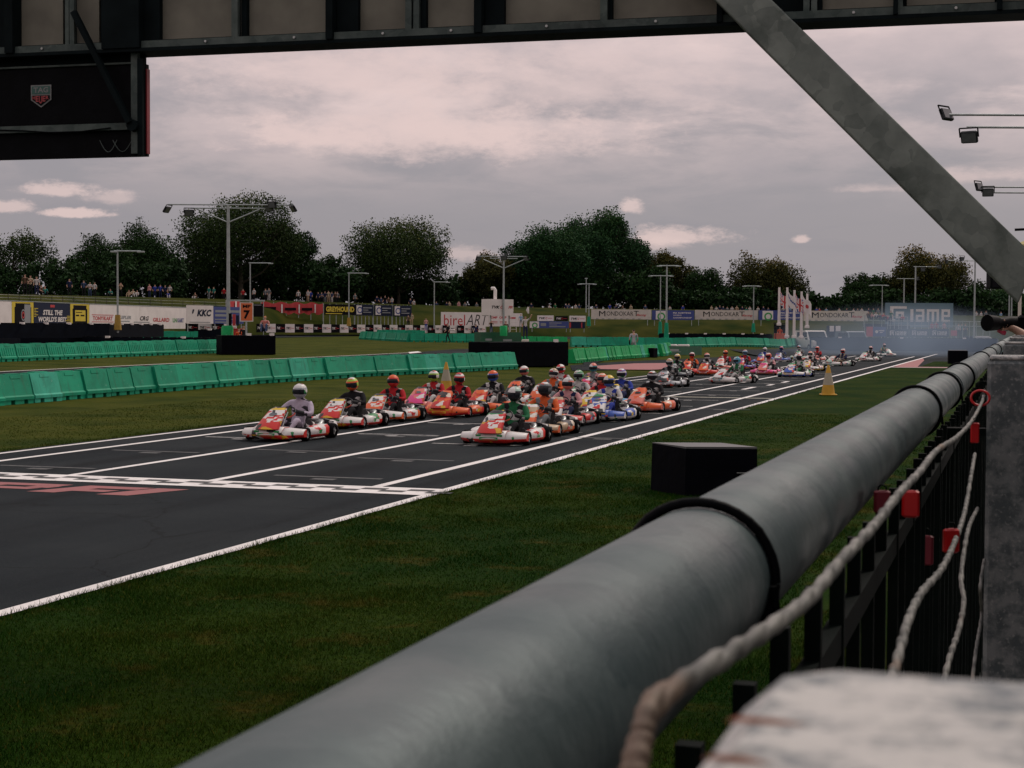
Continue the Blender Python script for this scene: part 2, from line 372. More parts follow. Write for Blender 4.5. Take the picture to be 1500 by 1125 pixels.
def tag(o, label=None, cat=None, group=None, kind=None):
    if label: o['label'] = label
    if cat: o['category'] = cat
    if group: o['group'] = group
    if kind: o['kind'] = kind
    return o
def thing(name, label, cat, loc=(0, 0, 0), rz=0, group=None):
    o = bpy.data.objects.new(name, None); C.objects.link(o); o.location = loc; o.rotation_euler = (0, 0, rz); o.empty_display_size = .2
    return tag(o, label, cat, group)
def kids(o): return [c for c in C.objects if c.parent == o]
KID = {}
def copy_tree(o, parent=None, cache=None):
    c = o.copy(); C.objects.link(c)
    if parent: c.parent = parent
    for ch in list(KID.get(o, [])) : KID.setdefault(c, []).append(copy_tree(ch, c))
    return c
def reg(o):                                        # remember children once so copying is quick
    ks = kids(o); KID[o] = ks
    for k in ks: reg(k)
    return o
def struct(name, mb, mats): return tag(mb.build(name, mats), kind='structure')
def setm(o, *ms):
    for i, m in enumerate(ms):
        if i < len(o.material_slots) and m is not None:
            o.material_slots[i].link = 'OBJECT'; o.material_slots[i].material = m

_tc = {}
def text_mesh(txt, bold=0.0, shear=0.0):
    k = (txt, bold, shear)
    if k in _tc: return _tc[k]
    cu_ = bpy.data.curves.new('lettering', 'FONT'); cu_.body = txt; cu_.offset = bold; cu_.shear = shear; cu_.resolution_u = 2; cu_.fill_mode = 'FRONT'
    o = bpy.data.objects.new('lettering_src', cu_); C.objects.link(o)
    dg = bpy.context.evaluated_depsgraph_get(); dg.update()
    me = bpy.data.meshes.new_from_object(o.evaluated_get(dg)); bpy.data.objects.remove(o); me.name = 'lettering'
    vs = [Vector(v.co) for v in me.vertices]; fs = [tuple(p.vertices) for p in me.polygons]
    x0 = min(v.x for v in vs); x1 = max(v.x for v in vs); y0 = min(v.y for v in vs); y1 = max(v.y for v in vs)
    vs = [((v.x-x0)/(x1-x0), (v.y-y0)/(y1-y0)) for v in vs]
    _tc[k] = (vs, fs); return _tc[k]

class Board:
    """flat sign with its own frame: u along, v up, n out of the face (towards the track)"""
    def __init__(s, A, B, h, thick=.06):
        s.A = Vector(A); s.B = Vector(B); s.w = (s.B-s.A).length; s.h = h; s.u = (s.B-s.A)/s.w; s.v = Vector((0, 0, 1)); s.n = s.u.cross(s.v).normalized(); s.t = thick
        if s.n.dot(Vector((0, 0, CAMZ))-s.A) < 0: s.n = -s.n
    def pt(s, a, b, off=0.0): return s.A+s.u*(a*s.w)+s.v*(b*s.h)+s.n*off
    def panel(s, a0=0, a1=1, b0=0, b1=1, off=0.0, t=None, mb=None, mi=0):
        mb = mb or MB(); t = s.t if t is None else t
        p = [s.pt(a0, b0, off), s.pt(a1, b0, off), s.pt(a1, b1, off), s.pt(a0, b1, off)]
        q = [x-s.n*t for x in p]; mb.add(p+q, [(0, 1, 2, 3), (7, 6, 5, 4), (0, 4, 5, 1), (1, 5, 6, 2), (2, 6, 7, 3), (3, 7, 4, 0)], mi, False)
        return mb
    def text(s, txt, a0, a1, b0, b1, m, parent, off=.012, bold=.02, shear=0.0, name='lettering'):
        vs, fs = text_mesh(txt, bold, shear); mb = MB()
        mb.add([s.pt(a0+(a1-a0)*x, b0+(b1-b0)*y, off) for x, y in vs], fs, 0, False)
        return mb.build(name, m, parent)
    def rects(s, rl, m, parent, off=.008, t=.006, name='printed_panel'):
        mb = MB()
        for r_ in rl: s.panel(*r_, off=off, t=t, mb=mb)
        return mb.build(name, m, parent)
    def disc(s, ca, cb, r, m, parent, off=.014, inner=0, name='printed_disc', sq=1.0):
        mb = MB(); n = 20; k = s.w/s.h
        o_ = [s.pt(ca+r*sq*math.cos(2*math.pi*i/n)/k, cb+r*math.sin(2*math.pi*i/n), off) for i in range(n)]
        if inner:
            i_ = [s.pt(ca+inner*sq*math.cos(2*math.pi*i/n)/k, cb+inner*math.sin(2*math.pi*i/n), off) for i in range(n)]
            mb.add(o_+i_, [(i, (i+1) % n, n+(i+1) % n, n+i) for i in range(n)], 0, False)
        else: mb.add(o_, [tuple(range(n))], 0, False)
        return mb.build(name, m, parent)
def pboard(px0, px1, ytop0, ybot0, d0, d1=None, ytop1=None):
    """board whose bottom-left / bottom-right sit on the given sight lines at depths d0, d1"""
    d1 = d0 if d1 is None else d1
    A = P(px0, ybot0, d0); T = P(px0, ytop0, d0); B = P(px1, ybot0, d1); B.z = A.z
    return Board(A, B, T.z-A.z)

# ------------------------------------------------------------------ people
def skin_mesh(name, J, E, root, matf, sub=1):
    names = list(J); idx = {n: i for i, n in enumerate(names)}
    me = bpy.data.meshes.new(name+'_rig'); me.from_pydata([J[n][0] for n in names], [(idx[a], idx[b]) for a, b in E], [])
    o = bpy.data.objects.new(name+'_rig', me); C.objects.link(o)
    md = o.modifiers.new('s', 'SKIN'); md.branch_smoothing = .6; md.use_smooth_shade = True
    for n in names:
        sv = me.skin_vertices[0].data[idx[n]]; r_ = J[n][1]; sv.radius = r_ if isinstance(r_, tuple) else (r_, r_); sv.use_root = (n == root)
    if sub: o.modifiers.new('d', 'SUBSURF').levels = sub
    dg = bpy.context.evaluated_depsgraph_get(); dg.update()
    r_ = bpy.data.meshes.new_from_object(o.evaluated_get(dg)); bpy.data.objects.remove(o); r_.name = name
    seg = [(Vector(J[a][0]), Vector(J[b][0]), a, b) for a, b in E]
    def near(p):
        best = None
        for a, b, na, nb in seg:
            d = b-a; t = max(0, min(1, (p-a).dot(d)/max(d.length_squared, 1e-9))); q = (a+d*t-p).length
            if best is None or q < best[0]: best = (q, na, nb, t)
        return best
    r_.materials.clear()
    for f in r_.polygons:
        _, na, nb, t = near(f.center); f.material_index = matf(na, nb, t, f.center); f.use_smooth = True
    return r_
SK = mat('skin', (.42, .24, .17), .6, var=.08); HAIR = mat('dark_hair', (.02, .014, .01), .7); SHOE = mat('shoe_leather', (.02, .02, .022), .6)
def m_civ(na, nb, t, c):      # 0 top 1 trousers 2 skin 3 hair 4 shoes
    ks = (na, nb)
    if 'head' in ks or 'crown' in ks:
        return 3 if (c.z > HEADZ[0]+.03 or c.y > .05+HEADZ[1]) else 2
    if 'neck' in ks: return 2 if t > .5 else 0
    if any(k.startswith(('hand', 'fing')) for k in ks): return 2
    if any(k.startswith('toe') for k in ks): return 4
    if any(k.startswith(('knee', 'foot', 'hip')) for k in ks): return 1
    return 0
HEADZ = [1.62, 0]
def person_mesh(name, pose='stand'):
    J = {}; E = []
    def a(n, p, r_, par=None):
        J[n] = (p, r_)
        if par: E.append((par, n))
    sit = pose == 'sit'; z0 = -.78 if sit else 0
    a('pelvis', (0, 0, .95+z0), (.15, .11)); a('waist', (0, 0, 1.10+z0), (.13, .10), 'pelvis'); a('chest', (0, 0, 1.32+z0), (.17, .115), 'waist')
    a('neck', (0, 0, 1.48+z0), .055, 'chest'); a('head', (0, -.015, 1.60+z0), .085, 'neck'); a('crown', (0, -.01, 1.70+z0), .085, 'head')
    HEADZ[0] = 1.62+z0
    for s_, L in ((1, 'l'), (-1, 'r')):
        if sit:
            a('hip'+L, (s_*.09, -.05, .90+z0), .09, 'pelvis'); a('knee'+L, (s_*.14, -.42, 1.25+z0), .06, 'hip'+L); a('foot'+L, (s_*.13, -.62, .84+z0), .045, 'knee'+L); a('toe'+L, (s_*.13, -.78, .82+z0), .04, 'foot'+L)
        elif pose == 'walk':
            k = .22*s_
            a('hip'+L, (s_*.09, 0, .86), .09, 'pelvis'); a('knee'+L, (s_*.10, -k*.6-.04, .48), .062, 'hip'+L); a('foot'+L, (s_*.10, -k+.06, .08), .045, 'knee'+L); a('toe'+L, (s_*.11, -k-.10, .04), .04, 'foot'+L)
        else:
            a('hip'+L, (s_*.09, 0, .86), .09, 'pelvis'); a('knee'+L, (s_*.11, -.01, .48), .062, 'hip'+L); a('foot'+L, (s_*.12, .02, .08), .045, 'knee'+L); a('toe'+L, (s_*.13, -.14, .04), .04, 'foot'+L)
        a('shou'+L, (s_*.19, 0, 1.41+z0), .065, 'chest')
        if pose == 'fold': a('elb'+L, (s_*.25, -.04, 1.14), .045, 'shou'+L); a('hand'+L, (-s_*.02, -.2, 1.2+.04*s_), .04, 'elb'+L)
        elif pose == 'cam': a('elb'+L, (s_*.24, -.16, 1.20), .045, 'shou'+L); a('hand'+L, (s_*.06, -.24, 1.56), .04, 'elb'+L)
        elif pose == 'flag' and s_ > 0: a('elb'+L, (s_*.34, -.12, 1.55), .045, 'shou'+L); a('hand'+L, (s_*.42, -.2, 1.82), .04, 'elb'+L)
        elif pose == 'walk': a('elb'+L, (s_*.26, .05*s_, 1.13), .045, 'shou'+L); a('hand'+L, (s_*.25, -.14+.12*s_, .9), .04, 'elb'+L)
        elif sit: a('elb'+L, (s_*.24, -.12, 1.14+z0), .045, 'shou'+L); a('hand'+L, (s_*.12, -.38, 1.24+z0), .04, 'elb'+L)
        else: a('elb'+L, (s_*.25, .02, 1.13), .045, 'shou'+L); a('hand'+L, (s_*.24, -.06, .88), .04, 'elb'+L)
    me = skin_mesh(name, J, E, 'pelvis', m_civ)
    for _ in range(5): me.materials.append(SK)
    return me
PM = {k: person_mesh('person', k) for k in ('stand', 'fold', 'walk', 'sit', 'cam', 'flag')}
TOPS = {'white': (.46, .44, .43), 'cream': (.36, .30, .21), 'black': (.012, .012, .014), 'navy': (.015, .02, .06), 'blue': (.03, .05, .28), 'red': (.36, .02, .025), 'grey': (.16, .17, .18),
        'teal': (.03, .18, .15), 'tan': (.33, .24, .16), 'orange': (.55, .10, .03), 'pink': (.5, .25, .26), 'brown': (.10, .06, .04), 'denim': (.04, .06, .12), 'green': (.02, .12, .05), 'lightblue': (.2, .32, .45), 'lilac': (.42, .36, .44)}
def cloth(n): return mat(n+'_cloth', TOPS[n], .85, var=.22, scale=11, spec=.1, bump=.25, bscale=14)
def suit(n):
    if n+'_suit' in MC: return MC[n+'_suit']
    c = TOPS[n]; acc = (.03, .03, .035) if max(c) > .3 else (.42, .40, .39)
    def bb(t, b, nd, nz, ss, mx):
        tc_ = nd('ShaderNodeTexCoord'); mp = nd('ShaderNodeMapping'); mp.inputs['Scale'].default_value = (1, 1, 2.2); t.links.new(tc_.outputs['Object'], mp.inputs[0])
        vo = nd('ShaderNodeTexVoronoi'); vo.inputs['Scale'].default_value = 6.5; t.links.new(mp.outputs[0], vo.inputs['Vector']); sx = nd('ShaderNodeSeparateColor'); t.links.new(vo.outputs['Color'], sx.inputs[0])
        g = nd('ShaderNodeMath'); g.operation = 'GREATER_THAN'; g.inputs[1].default_value = .80; t.links.new(sx.outputs[0], g.inputs[0])
        col = mx(g.outputs[0], c, acc); col = mx(ss(nz(tc_.outputs['Object'], 9, 5), .4, .7, 0, .4), col, tuple(x*.4 for x in c))
        t.links.new(col, b.inputs['Base Color']); b.inputs['Roughness'].default_value = .85; b.inputs['Specular IOR Level'].default_value = .1
        bp = nd('ShaderNodeBump'); bp.inputs['Strength'].default_value = .5; bp.inputs['Distance'].default_value = .02; t.links.new(nz(tc_.outputs['Object'], 12, 4), bp.inputs['Height']); t.links.new(bp.outputs[0], b.inputs['Normal'])
    return nodes_mat(n+'_suit', bb)
def person(pose, loc, rz, top, bot, label, group=None, s=1.0, hair=None):
    o = bpy.data.objects.new('person', PM[pose]); C.objects.link(o); o.location = loc; o.rotation_euler.z = rz; o.scale = (s, s, s)
    setm(o, cloth(top), cloth(bot), SK, hair or HAIR, SHOE)
    return tag(o, label, 'person', group)

# ================================================================== GROUND
def grid_axis(segs):
    r_ = []
    for a, b, n in segs: r_ += [a+(b-a)*i/n for i in range(n)]
    return r_+[segs[-1][1]]
xs = grid_axis([(-4000, -400, 10), (-400, -120, 20), (-120, 12, 66), (12, 300, 10), (300, 4000, 8)])
ys = grid_axis([(-600, -20, 6), (-20, 10, 6), (10, 160, 75), (160, 300, 28), (300, 700, 10), (700, 6000, 8)])
mb = MB(); nx = len(xs)
mb.add([(x, y, gh(x, y)) for y in ys for x in xs], [(j*nx+i, j*nx+i+1, (j+1)*nx+i+1, (j+1)*nx+i) for j in range(len(ys)-1) for i in range(nx-1)], 0, True)
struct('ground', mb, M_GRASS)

def ribbon(name, left, right, mats, off, n=60, mi=0):
    """strip of ground between two polylines of (x,y), following the terrain"""
    def samp(pl, t):
        L = [0]
        for a, b in zip(pl, pl[1:]): L.append(L[-1]+(Vector(b)-Vector(a)).length)
        q = t*L[-1]
        for i in range(len(pl)-1):
            if q <= L[i+1]+1e-9:
                k = (q-L[i])/max(1e-9, L[i+1]-L[i]); return Vector(pl[i])*(1-k)+Vector(pl[i+1])*k
        return Vector(pl[-1])
    mb = MB(); rows = []; m = 6
    for i in range(n+1):
        a, b = samp(left, i/n), samp(right, i/n)
        rows.append([(p.x, p.y, gh(p.x, p.y)+off) for p in (a.lerp(b, k/m) for k in range(m+1))])
    mb.loft(rows, 0, True, False, False)
    return struct(name, mb, mats)
def rect(mb, x0, x1, y0, y1, z, mi=0, n=1, jag=0):
    for i in range(n):
        a = y0+(y1-y0)*i/n; b = y0+(y1-y0)*(i+1)/n
        mb.quad((x0, a, z), (x1, a, z), (x1, b, z), (x0, b, z), mi)
XR = -6.98
mb = MB(); rect(mb, -16.15, XR, -40, 165, .004, n=20); struct('race_track', mb, M_ASPH)
struct('run_off_road', rect(mb := MB(), XR, 3.0, 92.5, 165, .004) or mb, M_ASPH)
mb = MB(); mb.add([(-16.15, 112, .0035+gh(-16.15, 112)), (-16.15, 165, .0035+gh(-16.15, 165)), (-30, 165, gh(-30, 165)+.05), (-28, 150, gh(-28, 150)+.05), (-22, 128, gh(-22, 128)+.05)], [(0, 1, 2, 3, 4)])
struct('paved_corner', mb, M_ASPH)
def W2(p): return (p.x, p.y)
# infield road behind the near barrier row, its white edge line
farE = [W2(G(x, y)) for x, y in ((-120, 553), (0, 546), (330, 530), (520, 521.5), (600, 517.5))]
nearE = [(-27.3, 20), (-27.3, 50), (-27.2, 80), (-27, 100)]
farE = [(-37.3, 20)]+farE[1:]
ribbon('infield_road', farE, nearE, M_ASPH, .03)
ribbon('infield_road_curve', [W2(G(600, 517.5)), W2(G(660, 512.5)), W2(G(740, 510)), W2(G(900, 524))], [(-27, 100), (-25.5, 102), (-24, 96), W2(G(842, 542))], M_ASPH, .035)
mb = MB()
ribbon('infield_edge_line', [(x-.06, y) for x, y in farE], [(x+.09, y) for x, y in farE], M_LINE, .045)
ribbon('link_road', [W2(G(835, 536)), W2(G(900, 531)), W2(G(1000, 526.5)), W2(G(1150, 519)), W2(G(1210, 516))], [W2(G(838, 543.5)), W2(G(890, 543)), W2(G(1005, 538)), W2(G(1150, 528)), (-16.1, 125)], M_ASPH, .03)
ribbon('red_kerb', [W2(G(868, 537.5)), W2(G(930, 533.5)), W2(G(1010, 532.5))], [W2(G(880, 542)), W2(G(960, 543)), W2(G(1012, 538))], M_REDP, .05, 12)
ribbon('kerb_end', [W2(G(598, 517.2)), W2(G(612, 516))], [W2(G(600, 519.2)), W2(G(618, 517.4))], M_LINE, .06, 4)
ribbon('far_road', [W2(G(770, 488.5)), W2(G(900, 489)), W2(G(1130, 490.5))], [W2(G(770, 496.5)), W2(G(900, 497)), W2(G(1130, 497.5))], M_ASPH, .03, 20)
ribbon('far_left_road', [W2(G(395, 491.5)), W2(G(480, 490.5)), W2(G(560, 489.5))], [W2(G(395, 495)), W2(G(480, 493.5)), W2(G(560, 491.5))], M_ASPH, .03, 12)
ribbon('left_road', [W2(G(-60, 502)), W2(G(0, 503)), W2(G(60, 505))], [W2(G(-60, 510)), W2(G(0, 509.5)), W2(G(70, 508.5))], M_ASPH, .04, 8)
# lane lines
mb = MB()
for x0, x1, y0 in ((-15.98, -15.86, -40), (-15.10, -14.96, -40), (-12.75, -12.61, 19.3), (-10.53, -10.39, 19.3), (-8.12, -7.97, 19.3)):
    rect(mb, x0, x1, y0, 132, .008, n=8)
struct('lane_lines', mb, M_LINE)
mb = MB(); rnd = random.Random(3); y = -30.0; pts = []
while y < 150: pts.append((XR+rnd.uniform(-.012, .012), y)); y += .35 if y < 60 else 2
for (a, ya), (b, yb) in zip(pts, pts[1:]): mb.quad((-7.12, ya, .008), (a+.02, ya, .008), (b+.02, yb, .008), (-7.12, yb, .008))
struct('edge_line', mb, M_LINE)
mb = MB(); rect(mb, -15.9, -7.1, 18.6, 19.40, .0085); struct('finish_line', mb, M_LINE)
mb = MB(); x = -15.8; k = 0
while x < -7.3:
    rect(mb, x, x+.34, 19.02, 19.2, .0125); rect(mb, x+.32, x+.66, 18.82, 19.0, .0125); x += .64
struct('finish_line_checks', mb, M_BLKP)
mb = MB()
for lane in range(4):
    cxl = (-13.9, -11.6, -9.3)[lane] if lane < 3 else None
    if cxl is None: continue
    for k in range(14):
        y = 27.1+k*3.9+(1.95 if lane == 1 else 0)
        if y > 80: continue
        rect(mb, cxl-.85, cxl+.85, y-.06, y+.06, .0082); rect(mb, cxl-.12, cxl+.12, y-.42, y-.25, .0083)
struct('grid_boxes', mb, M_GRIDP)
mb = MB()
for cxl, y in ((-13.75, 20.4), (-9.2, 20.4), (-11.6, 24.6), (-13.8, 23.6), (-9.3, 23.6), (-11.5, 28.8), (-9.2, 31.0), (-7.6, 29.6), (-7.5, 41.5), (-11.6, 33)):
    rect(mb, cxl-.82, cxl+.82, y-.06, y+.06, .0081); rect(mb, cxl-.1, cxl+.25, y-.4, y-.2, .0082)
struct('faded_grid_marks', mb, M_FADED)
mb = MB(); rect(mb, -15.9, -7.1, 48.45, 48.75, .0086); struct('second_cross_line', mb, M_YEL)
mb = MB()
for X0, Y0, L in ((-9.2, 55.5, 2.6), (-9.0, 60.0, 1.3), (-8.95, 63.5, 1.6)): rect(mb, X0-.09, X0+.09, Y0, Y0+L, .0083)
struct('guide_dashes', mb, M_LINE)
# red lettering painted before the line
mb = MB()
def stroke(x, a0, a1, b0, b1, sh=.35):            # block letter stroke, x = letter origin, a across, b up
    p = [(a0, b0), (a1, b0), (a1, b1), (a0, b1)]; mb.add([(x+a+sh*b, 17.28+b*.92, .0084) for a, b in p], [(0, 1, 2, 3)])
for x, L_ in ((-15.2, 'P'), (-13.35, 'P'), (-11.95, 'F'), (-10.95, 'I')):
    if L_ == 'P':
        for q_ in ((0, .40, 0, 1), (.40, 1.15, .72, 1), (.40, 1.15, .26, .52), (.86, 1.22, .50, .74)): stroke(x, *q_)
    elif L_ == 'F':
        for q_ in ((0, .40, 0, 1), (.40, .95, .70, 1), (.40, .85, .28, .54)): stroke(x, *q_)
    else: stroke(x, 0, .45, 0, 1)
struct('painted_lettering', mb, M_REDP)
mb = MB(); mb.add([(-6.9, 93.0, .009), (-1.5, 93.4, .009), (-1.5, 94.6, .009), (-6.6, 94.8, .009)], [(0, 1, 2, 3)]); mb.add([(-6.95, 94.8, .0095), (-5.6, 94.8, .0095), (-6.4, 116, .0095), (-6.95, 124, .0095)], [(0, 1, 2, 3)])
struct('red_run_off_paint', mb, M_REDP)
mb = MB(); mb.add([(-6.9, 92.55, .0105), (-1.5, 92.95, .0105), (-1.5, 93.35, .0105), (-6.9, 92.95, .0105)], [(0, 1, 2, 3)]); struct('white_run_off_line', mb, M_LINE)
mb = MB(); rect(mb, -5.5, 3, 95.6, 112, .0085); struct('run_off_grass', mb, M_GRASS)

# grass blades near the camera and beside the track
def blades(name, regions, seed, hgt):
    rg = np.random.default_rng(seed); V = []; T = []
    for x0, x1, y0, y1, dens, hm, wd_ in regions:
        n = int((x1-x0)*(y1-y0)*dens)
        x = rg.uniform(x0, x1, n); y = rg.uniform(y0, y1, n)
        cl = np.sin(x*3.1+np.sin(y*2.3))*np.sin(y*2.7+1.7*np.sin(x*1.9))
        keep = rg.uniform(0, 1, n) < (.72+.28*cl); x, y, cl = x[keep], y[keep], cl[keep]; n = len(x)
        a = rg.uniform(0, 2*np.pi, n); h = hm*rg.uniform(.45, 1.15, n)*(1+.25*cl); w = wd_*rg.uniform(.7, 1.3, n)
        dx, dy = np.cos(a)*w/2, np.sin(a)*w/2; ln_ = rg.normal(0, .5, (n, 2))*h[:, None]
        zb = np.zeros(n)
        if x0 < -17: zb = np.array([gh(p, q) for p, q in zip(x, y)])
        tri = np.stack([np.stack([x-dx, y-dy, zb], 1), np.stack([x+dx, y+dy, zb], 1), np.stack([x+ln_[:, 0], y+ln_[:, 1], zb+h], 1)], 1)
        V.append(tri.reshape(-1, 3)); T.append((rg.uniform(0, 1, n) > .93)*rg.uniform(.4, .9, n))
    V = np.concatenate(V); T = np.concatenate(T).astype(np.float32); nf = len(V)//3
    me = bpy.data.meshes.new(name); me.vertices.add(len(V)); me.vertices.foreach_set('co', V.ravel())
    me.loops.add(len(V)); me.loops.foreach_set('vertex_index', np.arange(len(V), dtype=np.int32))
    me.polygons.add(nf); me.polygons.foreach_set('loop_start', np.arange(0, nf*3, 3, dtype=np.int32)); me.polygons.foreach_set('loop_total', np.full(nf, 3, dtype=np.int32))
    at = me.attributes.new('tint', 'FLOAT', 'FACE'); at.data.foreach_set('value', T)
    me.materials.append(M_BLADE); me.update(); me.validate()
    o = bpy.data.objects.new(name, me); C.objects.link(o); return tag(o, kind='stuff')
g = blades('near_grass', [(-6.97, -1.0, 4.5, 12, 6500, .026, .005), (-6.97, -1.6, 12, 22, 2600, .026, .007), (-7.0, -6.85, 6, 24, 2200, .05, .006), (-6.97, -1.5, 22, 40, 500, .022, .012), (-7.0, -6.9, 22, 60, 600, .04, .012)], 1, 1)
tag(g, 'short mown green grass with straw patches on the verge right of the track', 'grass')
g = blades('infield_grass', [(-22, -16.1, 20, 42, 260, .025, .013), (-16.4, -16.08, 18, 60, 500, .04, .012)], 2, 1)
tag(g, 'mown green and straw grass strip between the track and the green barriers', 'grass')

# ================================================================== BANK behind
CREST = [(-600, 418), (0, 430.5), (180, 434.5), (330, 438), (450, 441.5), (600, 446), (700, 449), (860, 452), (1100, 454.5), (1290, 458), (1400, 462), (2100, 470)]
CD = [(-600, 105), (0, 128), (45, 136), (130, 163), (180, 180), (330, 200), (480, 212), (640, 230), (804, 240), (1130, 240), (1290, 240), (2100, 250)]
FOOT = [(-600, 92), (0, 117), (180, 145), (272, 160), (345, 178), (420, 195), (600, 209), (640, 210), (860, 214), (1300, 215), (2100, 225)]
rows = []
for px in range(-600, 2101, 30):
    dc = interp(px, CD); df = interp(px, FOOT); pc = P(px, interp(px, CREST), dc); r_ = ray(px, 481); r_ = Vector((r_.x, r_.y, 0))
    def at(d, z): return Vector((r_.x*d, r_.y*d, z))
    zf = .6
    pf = at(df, zf)
    a = at(df+(dc-df)*.12, zf+(pc.z-zf)*.30); b = at(df+(dc-df)*.45, zf+(pc.z-zf)*.72); c = at(df+(dc-df)*.8, zf+(pc.z-zf)*.96)
    rows.append([pf, a, b, c, at(dc, pc.z), at(dc+8, pc.z-.1), at(dc+90, pc.z-1.0), at(dc+420, -1)])
mb = MB(); mb.loft(rows, 0, True, False, False)
M_BANK = mat('rough_bank_grass', (.014, .030, .002), .95, var=.35, scale=.25, col2=(.044, .044, .007), bump=.6, bscale=4, spec=.03)
struct('grass_bank', mb, M_BANK)
def crest(px, back=0.0):
    d = interp(px, CD)+back; p = P(px, interp(px, CREST), interp(px, CD)); r_ = ray(px, 481)
    return Vector((r_.x*d, r_.y*d, p.z - (.02 if back else 0)))

# ================================================================== TREES
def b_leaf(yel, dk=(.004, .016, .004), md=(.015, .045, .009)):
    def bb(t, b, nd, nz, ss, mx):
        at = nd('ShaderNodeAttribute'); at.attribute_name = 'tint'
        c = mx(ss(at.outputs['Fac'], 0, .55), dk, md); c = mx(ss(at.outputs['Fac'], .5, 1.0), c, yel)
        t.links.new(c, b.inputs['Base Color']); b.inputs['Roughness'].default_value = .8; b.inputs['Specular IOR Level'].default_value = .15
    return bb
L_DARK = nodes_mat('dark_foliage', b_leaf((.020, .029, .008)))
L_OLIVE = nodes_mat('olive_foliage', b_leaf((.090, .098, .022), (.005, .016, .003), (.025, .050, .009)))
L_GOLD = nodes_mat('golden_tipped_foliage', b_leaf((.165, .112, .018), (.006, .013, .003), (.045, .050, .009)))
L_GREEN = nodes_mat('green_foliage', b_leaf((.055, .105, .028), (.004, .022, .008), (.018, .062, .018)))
def leafcloud(name, lobes, n, ls, matl, seed, parent, zr, up=.0, gap=.0, stretch=1.0):
    rg = np.random.default_rng(seed); P0 = []; TT = []
    vol = np.array([r_[0]*r_[1]*r_[2] for _, r_ in lobes])**(2/3); vol = vol/vol.sum()
    for (c, r_), w in zip(lobes, vol):
        m = max(10, int(n*w)); k = max(3, m//26)       # leaf clumps inside each lobe
        u = rg.normal(0, 1, (k, 3)); u /= np.linalg.norm(u, axis=1)[:, None]; rad = rg.uniform(.2, .92, k)**.5
        cc = np.array(c)+u*rad[:, None]*np.array(r_)
        ci = rg.integers(0, k, m); cs = .155*np.array(r_)
        p = cc[ci]+np.clip(rg.normal(0, 1, (m, 3)), -1.4, 1.4)*cs*np.array([1, 1, stretch])
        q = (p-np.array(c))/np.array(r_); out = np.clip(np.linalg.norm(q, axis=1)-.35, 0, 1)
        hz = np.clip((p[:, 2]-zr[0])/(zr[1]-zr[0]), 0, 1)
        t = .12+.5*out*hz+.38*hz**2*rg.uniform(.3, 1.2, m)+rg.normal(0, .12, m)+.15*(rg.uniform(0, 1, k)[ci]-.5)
        P0.append(p); TT.append(np.clip(t, 0, 1))
    p = np.concatenate(P0); t = np.concatenate(TT).astype(np.float32); n = len(p)
    a = rg.normal(0, 1, (n, 3)); a /= np.linalg.norm(a, axis=1)[:, None]; b = rg.normal(0, 1, (n, 3)); b[:, 2] += up; b -= (a*b).sum(1)[:, None]*a; b /= np.linalg.norm(b, axis=1)[:, None]
    s_ = ls*rg.uniform(.5, 1.25, n)[:, None]
    v = np.stack([p-a*s_*.5, p+b*s_*.75, p+a*s_*.5, p-b*s_*.75], 1).reshape(-1, 3)
    me = bpy.data.meshes.new(name); me.vertices.add(4*n); me.vertices.foreach_set('co', v.ravel())
    me.loops.add(4*n); me.loops.foreach_set('vertex_index', np.arange(4*n, dtype=np.int32)); me.polygons.add(n)
    me.polygons.foreach_set('loop_start', np.arange(0, 4*n, 4, dtype=np.int32)); me.polygons.foreach_set('loop_total', np.full(n, 4, dtype=np.int32))
    at_ = me.attributes.new('tint', 'FLOAT', 'FACE'); at_.data.foreach_set('value', t); me.materials.append(matl); me.update()
    o = bpy.data.objects.new(name, me); C.objects.link(o); o.parent = parent; return o
def tree(px, ytop, wpx, d, m, label, lobn=9, dens=1.0, seed=1, shape='round', low=.22, group=None, name='broadleaf_tree'):
    base = crest(px, 0); r_ = ray(px, 481); base = Vector((r_.x*d, r_.y*d, base.z-.6)); top = P(px, ytop, d).z; H = top-base.z; W = wpx*d/F*1.05
    t = thing(name, label, 'tree', base, 0, group); rr = random.Random(seed)
    lobes = []
    zc = H*(low+(1-low)*.5); hz = H*(1-low)*.5
    lobes.append(((0, 0, zc), (W*.36, W*.33, hz*.80)))
    for i in range(lobn):
        a = 2*math.pi*i/lobn+rr.uniform(-.3, .3); e = rr.uniform(-.75, .95)
        ce = math.sqrt(max(.05, 1-e*e*.85)); k = rr.uniform(.58, .72)
        if shape == 'spire': ce *= (1-.45*(e+1)/2)
        lr = W*rr.uniform(.15, .24)
        lobes.append(((math.cos(a)*W*.5*ce*k, math.sin(a)*W*.5*ce*k, zc+e*hz*.56), (lr, lr, lr*rr.uniform(.8, 1.3))))
    n = int(W*H*215*min(1.0, dens*1.15))
    n = min(n, 70000)
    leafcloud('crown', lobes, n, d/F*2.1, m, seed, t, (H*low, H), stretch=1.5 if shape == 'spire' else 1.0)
    mb = MB(); mb.tube([(0, 0, -1), (.1, 0, H*.25), (-.1, .1, H*.5), (.1, 0, H*.78)], [H*.028, H*.022, H*.014, H*.004], 8); mb.build('trunk', M_TRUNK, t)
    mb = MB()
    for i in range(7):
        a = rr.uniform(0, 6.28); z = H*rr.uniform(.18, .5); e = Vector((math.cos(a)*W*.36, math.sin(a)*W*.36, z+H*.3))
        mb.tube([(0, 0, z), (e.x*.5, e.y*.5, z+H*.10), e], [H*.012, H*.008, H*.003], 5)
    mb.build('limbs', M_TRUNK, t)
    return t
